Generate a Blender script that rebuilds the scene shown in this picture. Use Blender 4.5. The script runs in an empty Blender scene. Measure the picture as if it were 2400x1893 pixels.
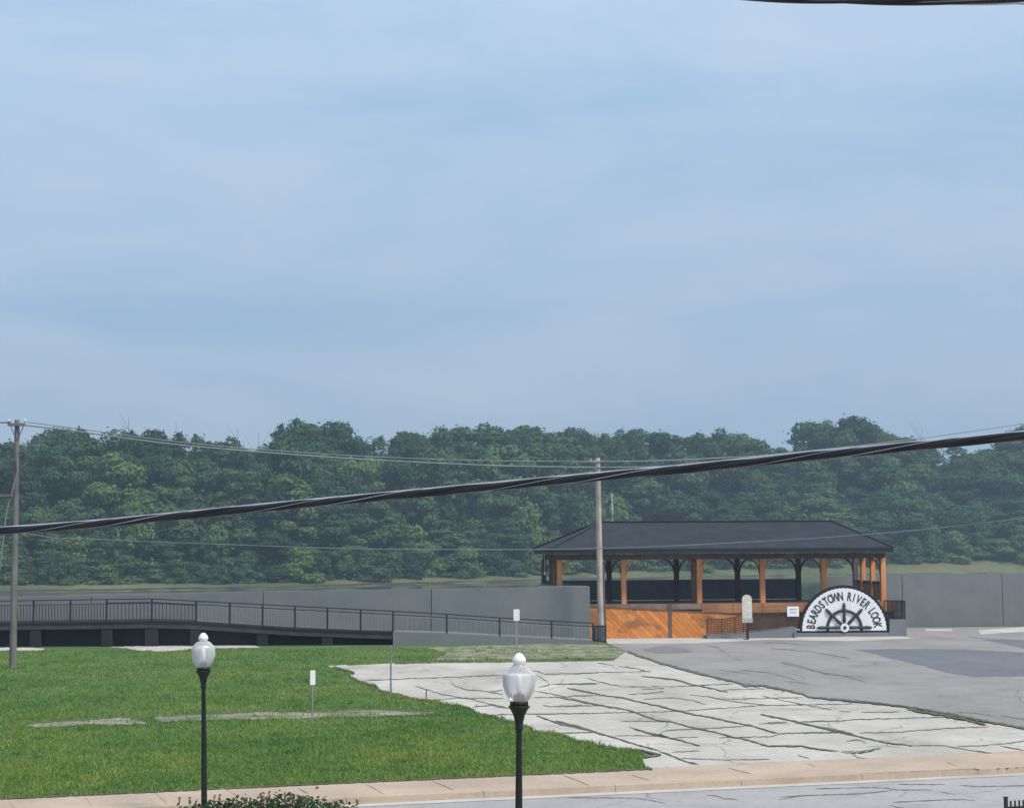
import bpy, math, random
import numpy as np
from mathutils import Matrix, Vector

random.seed(7)
rng = np.random.default_rng(7)
SC = bpy.context.scene
COL = SC.collection
R = math.radians

# ------------------------------------------------------------------ camera
FPX, CX, CY, CAMH = 4000.0, 1200.0, 946.5, 5.2
PITCH = math.atan((1288 - CY) / FPX)
ROLL = R(-0.33)
cam_d = bpy.data.cameras.new("camera")
cam = bpy.data.objects.new("camera", cam_d)
COL.objects.link(cam)
cam_d.sensor_width = 36.0
cam_d.lens = 36.0 * FPX / 2400.0
cam_d.clip_start = 0.1
cam_d.clip_end = 8000
CAM_M = Matrix.Translation((0, 0, CAMH)) @ Matrix.Rotation(R(90) + PITCH, 4, 'X') @ Matrix.Rotation(ROLL, 4, 'Z')
cam.matrix_world = CAM_M
SC.camera = cam

# ------------------------------------------------------------------ light
SUN_EL, SUN_AZ = R(56), R(130)          # azimuth of the sun, clockwise from +Y (behind the camera, to the right)
sun_dir = Vector((math.sin(SUN_AZ) * math.cos(SUN_EL), math.cos(SUN_AZ) * math.cos(SUN_EL), math.sin(SUN_EL)))
sd = bpy.data.lights.new("sun", 'SUN')
sd.energy = 3.0
sd.angle = R(12)
sd.color = (1.0, 0.93, 0.82)
sun = bpy.data.objects.new("sun", sd)
COL.objects.link(sun)
sun.rotation_euler = sun_dir.to_track_quat('Z', 'Y').to_euler()

world = bpy.data.worlds.new("World")
SC.world = world
world.use_nodes = True
wn, wl = world.node_tree.nodes, world.node_tree.links
wn.clear()
wo = wn.new('ShaderNodeOutputWorld')
bg = wn.new('ShaderNodeBackground')
bg.inputs['Strength'].default_value = 0.1
sky = wn.new('ShaderNodeTexSky')
sky.sky_type = 'NISHITA'
sky.sun_disc = False
sky.sun_elevation = SUN_EL
sky.sun_rotation = SUN_AZ
sky.air_density = 1.0
sky.dust_density = 1.5
tc = wn.new('ShaderNodeTexCoord')
mp = wn.new('ShaderNodeMapping')
mp.inputs['Scale'].default_value = (2.6, 2.6, 9.0)
mp.inputs['Rotation'].default_value = (0.0, 0.09, 0.0)
nz = wn.new('ShaderNodeTexNoise')
nz.inputs['Scale'].default_value = 1.5
nz.inputs['Detail'].default_value = 6.0
nz.inputs['Roughness'].default_value = 0.56
nz.inputs['Distortion'].default_value = 0.4
rp = wn.new('ShaderNodeValToRGB')
rp.color_ramp.elements[0].position = 0.30
rp.color_ramp.elements[0].color = (0.290, 0.432, 0.630, 1)
rp.color_ramp.elements[1].position = 0.70
rp.color_ramp.elements[1].color = (0.432, 0.538, 0.680, 1)
sep = wn.new('ShaderNodeSeparateXYZ')
er = wn.new('ShaderNodeValToRGB')      # thin cloud veil is brighter higher up
er.color_ramp.elements[0].position = 0.02
er.color_ramp.elements[0].color = (0.645, 0.660, 0.675, 1)
er.color_ramp.elements[1].position = 0.32
er.color_ramp.elements[1].color = (1.18, 1.12, 1.06, 1)
mu = wn.new('ShaderNodeMixRGB'); mu.blend_type = 'MULTIPLY'; mu.inputs[0].default_value = 1.0
sc10 = wn.new('ShaderNodeVectorMath'); sc10.operation = 'SCALE'; sc10.inputs['Scale'].default_value = 10.0
mx = wn.new('ShaderNodeMixRGB'); mx.inputs[0].default_value = 0.86
wl.new(tc.outputs['Generated'], mp.inputs['Vector'])
wl.new(mp.outputs['Vector'], nz.inputs['Vector'])
wl.new(nz.outputs['Fac'], rp.inputs['Fac'])
wl.new(tc.outputs['Generated'], sep.inputs[0])
wl.new(sep.outputs['Z'], er.inputs['Fac'])
wl.new(rp.outputs['Color'], mu.inputs[1])
wl.new(er.outputs['Color'], mu.inputs[2])
wl.new(mu.outputs['Color'], sc10.inputs[0])
wl.new(sky.outputs['Color'], mx.inputs[1])
wl.new(sc10.outputs['Vector'], mx.inputs[2])
wl.new(mx.outputs['Color'], bg.inputs['Color'])
wl.new(bg.outputs[0], wo.inputs['Surface'])

SC.view_settings.view_transform = 'Standard'
SC.view_settings.look = 'None'
SC.view_settings.exposure = 0.38
SC.view_settings.gamma = 1.0
SC.cycles.max_bounces = 8
SC.cycles.transparent_max_bounces = 16
SC.cycles.volume_bounces = 1

# ------------------------------------------------------------------ measuring helpers (photo measurements -> metres)
ROT3 = CAM_M.to_3x3()
def ray(px, py):
    return (ROT3 @ Vector(((px - CX) / FPX, -(py - CY) / FPX, -1.0))).normalized()
def G(px, py, z=0.0):                      # point on the level z
    d = ray(px, py); t = (z - CAMH) / d.z
    return Vector((d.x * t, d.y * t, z))
def P(px, py, D):                          # point at the distance D ahead
    d = ray(px, py); t = D / d.y
    return Vector((d.x * t, D, CAMH + d.z * t))
def lerp(a, b, t): return a + (b - a) * t
def interp(x, xs, ys): return float(np.interp(x, xs, ys))

# ------------------------------------------------------------------ materials
def newmat(name):
    m = bpy.data.materials.new(name); m.use_nodes = True
    nt = m.node_tree
    return m, nt, nt.nodes['Principled BSDF']
def noise_node(nt, scale, detail=4, rough=0.55, stretch=(1, 1, 1), rot=(0, 0, 0), coord='Object', dist=0.0):
    t = nt.nodes.new('ShaderNodeTexCoord'); m = nt.nodes.new('ShaderNodeMapping'); n = nt.nodes.new('ShaderNodeTexNoise')
    m.inputs['Scale'].default_value = stretch; m.inputs['Rotation'].default_value = rot
    n.inputs['Scale'].default_value = scale; n.inputs['Detail'].default_value = detail
    n.inputs['Roughness'].default_value = rough; n.inputs['Distortion'].default_value = dist
    nt.links.new(t.outputs[coord], m.inputs['Vector']); nt.links.new(m.outputs['Vector'], n.inputs['Vector'])
    return n
def ramp(nt, src, stops):
    r = nt.nodes.new('ShaderNodeValToRGB'); cr = r.color_ramp
    while len(cr.elements) < len(stops): cr.elements.new(0.5)
    for e, (p, c) in zip(cr.elements, stops):
        e.position = p; e.color = (*c, 1) if len(c) == 3 else c
    nt.links.new(src, r.inputs['Fac'])
    return r
def mixc(nt, a, b, fac, mode='MIX'):
    m = nt.nodes.new('ShaderNodeMixRGB'); m.blend_type = mode
    for i, v in ((0, fac), (1, a), (2, b)):
        if hasattr(v, 'is_linked') or hasattr(v, 'links'): nt.links.new(v, m.inputs[i])
        elif i == 0: m.inputs[0].default_value = v
        else: m.inputs[i].default_value = (*v, 1)
    return m.outputs[0]
def add_bump(nt, bsdf, src, strength, dist=0.02):
    b = nt.nodes.new('ShaderNodeBump'); b.inputs['Strength'].default_value = strength; b.inputs['Distance'].default_value = dist
    nt.links.new(src, b.inputs['Height']); nt.links.new(b.outputs[0], bsdf.inputs['Normal'])
def surf(name, c1, c2, scale=2.0, rough=0.8, bump=0.2, stretch=(1, 1, 1), rot=(0, 0, 0), fine=None, fine_amt=0.25, lo=0.35, hi=0.68, metal=0.0, dist=0.02, spec=0.3):
    m, nt, b = newmat(name)
    n = noise_node(nt, scale, 5, 0.6, stretch, rot)
    r = ramp(nt, n.outputs['Fac'], [(lo, c1), (hi, c2)])
    out = r.outputs['Color']
    src = n.outputs['Fac']
    if fine:
        f = noise_node(nt, fine, 3, 0.7)
        fr = ramp(nt, f.outputs['Fac'], [(0.3, (1 - fine_amt,) * 3), (0.7, (1 + fine_amt * 0.6,) * 3)])
        out = mixc(nt, out, fr.outputs['Color'], 1.0, 'MULTIPLY')
        src = f.outputs['Fac']
    nt.links.new(out, b.inputs['Base Color'])
    b.inputs['Roughness'].default_value = rough; b.inputs['Metallic'].default_value = metal
    b.inputs['Specular IOR Level'].default_value = spec
    if bump: add_bump(nt, b, src, bump, dist)
    return m

M = {}
M['lawn'] = surf('lawn', (0.060, 0.120, 0.040), (0.110, 0.175, 0.066), 0.35, 0.95, 0.6, fine=9.0, fine_amt=0.35, dist=0.05, spec=0.1)
M['earth'] = surf('earth', (0.20, 0.17, 0.12), (0.30, 0.27, 0.20), 1.2, 0.95, 0.4, fine=12)
M['bare'] = surf('bare_ground', (0.12, 0.14, 0.075), (0.27, 0.26, 0.18), 1.1, 0.95, 0.4, stretch=(1, .6, 1), fine=7, lo=.42, hi=.6)
M['oldpath'] = surf('old_pavement', (0.13, 0.14, 0.085), (0.31, 0.29, 0.235), 0.9, 0.9, 0.3, fine=8, stretch=(.5, 1.4, 1))
M['crack'] = surf('joint_dirt', (0.075, 0.072, 0.058), (0.14, 0.135, 0.11), 2.0, 0.95, 0.2)
M['weed'] = surf('joint_weed', (0.060, 0.078, 0.036), (0.115, 0.125, 0.075), 3.0, 0.95, 0.3)
M['walk'] = surf('tan_concrete', (0.36, 0.285, 0.22), (0.46, 0.37, 0.29), 0.5, 0.85, 0.15, fine=8, fine_amt=0.10)
M['apron'] = surf('pale_concrete', (0.38, 0.36, 0.34), (0.52, 0.49, 0.46), 0.6, 0.85, 0.12, fine=7, fine_amt=0.1)
M['soil_shade'] = surf('dark_soil_and_shade', (0.060, 0.070, 0.032), (0.135, 0.125, 0.075), 1.5, 0.95, 0.3, fine=9)
M['bank_foot'] = surf('dark_bank_foot', (0.030, 0.028, 0.022), (0.055, 0.050, 0.038), 0.2, 0.8, 0.2)
M['bank'] = surf('bank_grass', (0.060, 0.084, 0.030), (0.130, 0.138, 0.062), 0.03, 0.95, 0.4, stretch=(.5, 1.6, 1), fine=0.4, fine_amt=0.25)

def paving(name, c1, c2, crack, net, net_w, fine, stain, stretch=(1, .4, 1)):
    """weathered paving: cloudy tone, stains, speckle and a net of thin irregular cracks"""
    m, nt, b = newmat(name)
    N, L = nt.nodes, nt.links
    n = noise_node(nt, 0.30, 6, 0.62, stretch)
    c = ramp(nt, n.outputs['Fac'], [(0.30, c1), (0.70, c2)]).outputs['Color']
    st_ = noise_node(nt, 0.9, 6, 0.7, (.55, .8, 1), dist=.6)
    c = mixc(nt, c, ramp(nt, st_.outputs['Fac'], [(0.30, (stain,) * 3), (0.46, (1, 1, 1)), (0.70, (1.06,) * 3)]).outputs['Color'], 1.0, 'MULTIPLY')
    sp = noise_node(nt, 7.0, 4, 0.75)
    c = mixc(nt, c, ramp(nt, sp.outputs['Fac'], [(0.30, (0.84,) * 3), (0.5, (1,) * 3), (0.72, (1.08,) * 3)]).outputs['Color'], 1.0, 'MULTIPLY')
    tcn = N.new('ShaderNodeTexCoord'); wz = noise_node(nt, 0.8, 4, 0.6)
    for sc_, w_, amt, msk in ((net, net_w, .75, .44), (fine, net_w * 1.1, .45, .52)):
        ad = N.new('ShaderNodeMixRGB'); ad.blend_type = 'ADD'; ad.inputs[0].default_value = 0.9
        L.new(tcn.outputs['Object'], ad.inputs[1]); L.new(wz.outputs['Color'], ad.inputs[2])
        vo = N.new('ShaderNodeTexVoronoi'); vo.feature = 'DISTANCE_TO_EDGE'; vo.inputs['Scale'].default_value = sc_
        L.new(ad.outputs[0], vo.inputs['Vector'])
        ln = ramp(nt, vo.outputs['Distance'], [(0.0, (amt,) * 3), (w_, (0, 0, 0))])
        mk = noise_node(nt, 0.22 if sc_ == net else .5, 3, 0.5)
        mr = ramp(nt, mk.outputs['Fac'], [(msk, (0, 0, 0)), (msk + .08, (1, 1, 1))])
        f = N.new('ShaderNodeMath'); f.operation = 'MULTIPLY'; L.new(ln.outputs['Color'], f.inputs[0]); L.new(mr.outputs['Color'], f.inputs[1])
        c = mixc(nt, c, crack, f.outputs[0])
    L.new(c, b.inputs['Base Color']); b.inputs['Roughness'].default_value = 0.88; b.inputs['Specular IOR Level'].default_value = 0.25
    add_bump(nt, b, sp.outputs['Fac'], 0.2, 0.01)
    return m
def wall_mat():
    m, nt, b = newmat('grey_concrete_wall')
    n = noise_node(nt, 0.7, 5, 0.6)
    r = ramp(nt, n.outputs['Fac'], [(0.3, (0.150, 0.165, 0.180)), (0.7, (0.180, 0.194, 0.208))])
    s = noise_node(nt, 1.0, 4, 0.6, stretch=(3.0, 3.0, 0.12))        # rain streaks
    sr = ramp(nt, s.outputs['Fac'], [(0.40, (1.01,) * 3), (0.80, (0.955,) * 3)])
    nt.links.new(mixc(nt, r.outputs['Color'], sr.outputs['Color'], 1.0, 'MULTIPLY'), b.inputs['Base Color'])
    b.inputs['Roughness'].default_value = 0.85
    f = noise_node(nt, 14, 3)
    add_bump(nt, b, f.outputs['Fac'], 0.15)
    return m
M['wall'] = wall_mat()
M['lot'] = paving('old_concrete', (0.330, 0.312, 0.280), (0.500, 0.474, 0.428), (0.12, 0.12, 0.09), 0.30, 0.014, 0.75, 0.76)
M['asphalt'] = paving('worn_asphalt', (0.205, 0.193, 0.188), (0.290, 0.273, 0.263), (0.09, 0.088, 0.09), 0.16, 0.006, 0.5, 0.78)
M['patch'] = paving('newer_asphalt', (0.120, 0.124, 0.142), (0.158, 0.160, 0.176), (0.06, 0.06, 0.07), 0.12, 0.004, 0.4, 0.85)
M['stain'] = paving('oil_stained_asphalt', (0.150, 0.145, 0.145), (0.205, 0.196, 0.194), (0.08, 0.08, 0.08), 0.2, 0.004, 0.5, 0.8)
M['street'] = paving('street_asphalt', (0.275, 0.265, 0.265), (0.355, 0.343, 0.338), (0.11, 0.11, 0.11), 0.22, 0.006, 0.7, 0.80)
M['joint'] = surf('wall_joint', (0.03, 0.035, 0.04), (0.05, 0.05, 0.055), 4, 0.9, 0)
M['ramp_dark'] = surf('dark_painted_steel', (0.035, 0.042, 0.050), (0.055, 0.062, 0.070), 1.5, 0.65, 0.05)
M['under_ramp_shade'] = surf('dark_under_ramp_shade', (0.012, 0.015, 0.018), (0.022, 0.026, 0.030), 0.8, 0.85, 0.1)  # near-black tone painting the shade of the open space under the ramp
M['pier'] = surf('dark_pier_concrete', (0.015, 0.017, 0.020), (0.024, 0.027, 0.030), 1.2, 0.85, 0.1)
M['rail'] = surf('dark_rail_paint', (0.016, 0.021, 0.030), (0.028, 0.033, 0.042), 3, 0.45, 0)
M['iron'] = surf('black_iron', (0.015, 0.015, 0.017), (0.03, 0.03, 0.032), 8, 0.5, 0.05)
M['mesh'] = surf('dark_mesh_panel', (0.12, 0.138, 0.165), (0.155, 0.175, 0.205), 2, 0.6, 0)
M['brownrail'] = surf('brown_mesh', (0.055, 0.035, 0.026), (0.085, 0.055, 0.042), 3, 0.6, 0)
M['green'] = surf('dark_green_cast_metal', (0.005, 0.010, 0.007), (0.011, 0.018, 0.013), 5, 0.5, 0.04, spec=0.25)
M['fitter'] = surf('grey_fitter', (0.05, 0.055, 0.05), (0.09, 0.095, 0.085), 6, 0.4, 0, spec=0.5)
M['white'] = surf('white_panel_paint', (0.72, 0.73, 0.76), (0.82, 0.83, 0.85), 1.0, 0.6, 0.02)
M['cream'] = surf('cream_paint', (0.56, 0.53, 0.45), (0.68, 0.65, 0.56), 2.0, 0.6, 0.05)
M['paper'] = surf('paper', (0.76, 0.75, 0.71), (0.82, 0.81, 0.78), 3.0, 0.7, 0)
M['ink'] = surf('blue_black_paint', (0.020, 0.030, 0.042), (0.040, 0.052, 0.066), 4, 0.5, 0.02)
M['lettering'] = surf('worn_letter_paint', (0.030, 0.045, 0.058), (0.12, 0.14, 0.16), 3.5, 0.6, 0.02, lo=.45, hi=.75)
M['black'] = surf('black_trim', (0.012, 0.012, 0.014), (0.025, 0.025, 0.028), 4, 0.55, 0)
M['steel'] = surf('galvanised_post', (0.22, 0.24, 0.26), (0.33, 0.35, 0.37), 5, 0.5, 0, metal=0.3)
M['greyink'] = surf('grey_print', (0.20, 0.20, 0.22), (0.34, 0.34, 0.36), 12, 0.7, 0)
M['roof'] = surf('slate_grey_shingle', (0.028, 0.034, 0.044), (0.040, 0.047, 0.060), 0.9, 0.9, 0.5, stretch=(1, 1, 2.5), fine=6, fine_amt=0.22, dist=0.03, spec=0.15)
M['fascia'] = surf('dark_fascia', (0.018, 0.020, 0.026), (0.03, 0.032, 0.04), 2, 0.7, 0.05)
def wood(name, c1, c2, grain='z', amt=0.35, rough=0.7):
    st = {'z': (9, 9, .5), 'x': (.5, 9, 9)}[grain]
    m, nt, b = newmat(name)
    n = noise_node(nt, 1.0, 5, 0.6, st)
    r = ramp(nt, n.outputs['Fac'], [(0.3, c1), (0.7, c2)])
    g = noise_node(nt, 0.8, 3)
    gr = ramp(nt, g.outputs['Fac'], [(0.35, (1 - amt,) * 3), (0.65, (1.1,) * 3)])
    nt.links.new(mixc(nt, r.outputs['Color'], gr.outputs['Color'], 1.0, 'MULTIPLY'), b.inputs['Base Color'])
    b.inputs['Roughness'].default_value = rough
    b.inputs['Specular IOR Level'].default_value = 0.25
    add_bump(nt, b, n.outputs['Fac'], 0.25, 0.01)
    return m
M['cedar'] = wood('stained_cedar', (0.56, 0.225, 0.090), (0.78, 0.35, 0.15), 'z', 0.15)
M['cedar_old_shaded'] = wood('weathered_shaded_timber', (0.155, 0.095, 0.066), (0.25, 0.155, 0.11), 'z', 0.3)
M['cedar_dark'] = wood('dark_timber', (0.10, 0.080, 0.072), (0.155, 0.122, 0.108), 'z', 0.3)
M['rim'] = wood('timber_rim', (0.30, 0.14, 0.07), (0.46, 0.235, 0.125), 'x', 0.35)
M['rim_grey'] = wood('greyed_timber_rim', (0.20, 0.145, 0.11), (0.33, 0.25, 0.20), 'x', 0.3)
M['pole'] = wood('grey_pole_wood', (0.13, 0.125, 0.125), (0.22, 0.205, 0.20), 'z', 0.3, 0.85)
M['pole_pale'] = wood('pale_pole_wood', (0.30, 0.255, 0.225), (0.56, 0.50, 0.45), 'z', 0.35, 0.85)
M['porcelain'] = surf('porcelain', (0.5, 0.52, 0.53), (0.62, 0.63, 0.64), 6, 0.3, 0)
M['wire'] = surf('aluminium_wire', (0.17, 0.20, 0.21), (0.24, 0.275, 0.285), 0.6, 0.5, 0, metal=0.2)
M['wire_dark'] = surf('dark_wire', (0.07, 0.08, 0.09), (0.11, 0.12, 0.13), 0.6, 0.5, 0)
M['cable'] = surf('black_cable_jacket', (0.007, 0.010, 0.016), (0.014, 0.018, 0.027), 3, 0.5, 0.0, spec=0.3)
M['cable_grey'] = surf('grey_cable_jacket', (0.15, 0.17, 0.20), (0.22, 0.24, 0.28), 3, 0.5, 0.0)
M['messenger'] = surf('grey_messenger_wire', (0.30, 0.33, 0.37), (0.42, 0.45, 0.49), 3, 0.45, 0.05)
M['bark'] = surf('tree_bark', (0.055, 0.05, 0.045), (0.12, 0.11, 0.10), 0.6, 0.9, 0.3, stretch=(3, 3, .4))
M['bleached'] = surf('bleached_wood', (0.40, 0.41, 0.40), (0.60, 0.60, 0.58), 0.8, 0.9, 0.2)
M['stem'] = surf('stem', (0.10, 0.085, 0.05), (0.18, 0.15, 0.09), 6, 0.9, 0.1)

def board_mat(name, c1, c2, stain, angle, pitch, blotches):
    """diagonal boards: each board its own tone, a dark groove between boards, darker brown patches from noise"""
    m, nt, b = newmat(name)
    N, L = nt.nodes, nt.links
    t = N.new('ShaderNodeTexCoord'); sx = N.new('ShaderNodeSeparateXYZ'); L.new(t.outputs['Object'], sx.inputs[0])
    def mth(op, a, bb=None):
        n = N.new('ShaderNodeMath'); n.operation = op
        for i, v in enumerate((a, bb)):
            if v is None: continue
            if isinstance(v, (int, float)): n.inputs[i].default_value = v
            else: L.new(v, n.inputs[i])
        return n.outputs[0]
    s = mth('DIVIDE', mth('ADD', mth('MULTIPLY', sx.outputs['X'], math.cos(angle)), mth('MULTIPLY', sx.outputs['Z'], math.sin(angle))), pitch)
    idx = mth('FLOOR', s); fr = mth('FRACT', s)
    w = N.new('ShaderNodeTexWhiteNoise'); w.noise_dimensions = '1D'; L.new(idx, w.inputs['W'])
    tone = ramp(nt, w.outputs['Value'], [(0.0, c1), (1.0, c2)])
    groove = ramp(nt, fr, [(0.0, (0.35,) * 3), (0.10, (1,) * 3)])
    c = mixc(nt, tone.outputs['Color'], groove.outputs['Color'], 1.0, 'MULTIPLY')
    if blotches:
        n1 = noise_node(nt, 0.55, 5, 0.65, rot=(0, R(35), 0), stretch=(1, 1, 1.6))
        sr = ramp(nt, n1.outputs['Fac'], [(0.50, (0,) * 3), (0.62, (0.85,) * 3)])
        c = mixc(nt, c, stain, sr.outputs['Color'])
    g = noise_node(nt, 6.0, 4, 0.6)
    gr = ramp(nt, g.outputs['Fac'], [(0.3, (0.85,) * 3), (0.7, (1.08,) * 3)])
    c = mixc(nt, c, gr.outputs['Color'], 1.0, 'MULTIPLY')
    L.new(c, b.inputs['Base Color']); b.inputs['Roughness'].default_value = 0.75
    b.inputs['Specular IOR Level'].default_value = 0.2
    add_bump(nt, b, groove.outputs['Color'], 0.6, 0.02)
    return m
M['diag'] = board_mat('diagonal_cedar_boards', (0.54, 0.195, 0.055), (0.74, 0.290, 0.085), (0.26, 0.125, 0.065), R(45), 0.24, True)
M['diag_brown'] = board_mat('weathered_dark_boards', (0.085, 0.055, 0.042), (0.135, 0.088, 0.066), (0.07, 0.05, 0.04), R(0), 0.62, True)  # weathered dark wood of the platform skirt

def leaf_mat(name, c1, c2, trans=0.25, patchy=False):
    m, nt, b = newmat(name)
    N, L = nt.nodes, nt.links
    gi = N.new('ShaderNodeNewGeometry'); oi = N.new('ShaderNodeObjectInfo')
    r = ramp(nt, gi.outputs['Random Per Island'], [(0.0, c1), (1.0, c2)])
    ob = ramp(nt, oi.outputs['Random'], [(0.0, (0.56, 0.64, 0.74)), (0.5, (0.92, 0.95, 1.0)), (1.0, (1.38, 1.25, 0.98))])
    c = mixc(nt, r.outputs['Color'], ob.outputs['Color'], 1.0, 'MULTIPLY')
    if patchy:                                       # lush, dry and clover patches of the lawn
        p1 = noise_node(nt, 0.22, 4, 0.6, stretch=(1, .7, 1)); p2 = noise_node(nt, 1.3, 3, 0.6)
        c = mixc(nt, c, ramp(nt, p1.outputs['Fac'], [(0.34, (0.70, 0.84, 0.82)), (0.5, (1, 1, 1)), (0.64, (1.42, 1.14, 1.15))]).outputs['Color'], 1.0, 'MULTIPLY')
        c = mixc(nt, c, ramp(nt, p2.outputs['Fac'], [(0.30, (0.66, 0.75, 0.68)), (0.46, (1, 1, 1)), (0.72, (1.20, 1.08, 1.0))]).outputs['Color'], 1.0, 'MULTIPLY')
    d = N.new('ShaderNodeBsdfDiffuse'); tr = N.new('ShaderNodeBsdfTranslucent'); ms = N.new('ShaderNodeMixShader')
    ms.inputs[0].default_value = trans
    L.new(c, d.inputs['Color']); L.new(c, tr.inputs['Color'])
    L.new(d.outputs[0], ms.inputs[1]); L.new(tr.outputs[0], ms.inputs[2])
    L.new(ms.outputs[0], N['Material Output'].inputs['Surface'])
    return m
M['leaf'] = leaf_mat('woodland_leaf', (0.046, 0.092, 0.042), (0.092, 0.155, 0.068))
M['leaf_pale'] = leaf_mat('pale_woodland_leaf', (0.070, 0.128, 0.050), (0.118, 0.188, 0.076))
M['leaf_bush'] = leaf_mat('shrub_leaf', (0.030, 0.070, 0.028), (0.085, 0.13, 0.06))
M['bud'] = leaf_mat('dry_seed_head', (0.16, 0.12, 0.075), (0.26, 0.20, 0.13))
M['blade'] = leaf_mat('grass_blade', (0.120, 0.218, 0.058), (0.200, 0.312, 0.092), 0.35, patchy=True)

def globe_mat():
    m, nt, b = newmat('clear_frosted_acrylic')
    N, L = nt.nodes, nt.links
    tr = N.new('ShaderNodeBsdfTransparent'); tr.inputs['Color'].default_value = (0.94, 0.96, 1.0, 1)
    di = N.new('ShaderNodeBsdfDiffuse'); di.inputs['Color'].default_value = (0.90, 0.92, 0.92, 1)
    tl = N.new('ShaderNodeBsdfTranslucent'); tl.inputs['Color'].default_value = (0.90, 0.92, 0.92, 1)
    gl = N.new('ShaderNodeBsdfGlossy'); gl.inputs['Roughness'].default_value = 0.12
    a = N.new('ShaderNodeMixShader'); a.inputs[0].default_value = 0.15
    L.new(di.outputs[0], a.inputs[1]); L.new(tl.outputs[0], a.inputs[2])
    lw = N.new('ShaderNodeLayerWeight'); lw.inputs['Blend'].default_value = 0.35
    fr = ramp(nt, lw.outputs['Facing'], [(0.0, (0.38,) * 3), (0.45, (0.48,) * 3), (0.80, (0.98,) * 3)])
    c = N.new('ShaderNodeMixShader'); L.new(fr.outputs['Color'], c.inputs[0])
    L.new(tr.outputs[0], c.inputs[1]); L.new(a.outputs[0], c.inputs[2])
    fz = N.new('ShaderNodeFresnel'); fz.inputs['IOR'].default_value = 1.45
    e = N.new('ShaderNodeMixShader'); L.new(fz.outputs[0], e.inputs[0]); L.new(c.outputs[0], e.inputs[1]); L.new(gl.outputs[0], e.inputs[2])
    L.new(e.outputs[0], N['Material Output'].inputs['Surface'])
    return m
M['globe'] = globe_mat()

def water_mat():
    m, nt, b = newmat('river_water')
    b.inputs['Base Color'].default_value = (0.045, 0.055, 0.045, 1)
    b.inputs['Roughness'].default_value = 0.06
    n = noise_node(nt, 0.5, 3, 0.5, stretch=(.35, 1.5, 1))
    add_bump(nt, b, n.outputs['Fac'], 0.03, 0.10)
    return m
M['water'] = water_mat()

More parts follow.
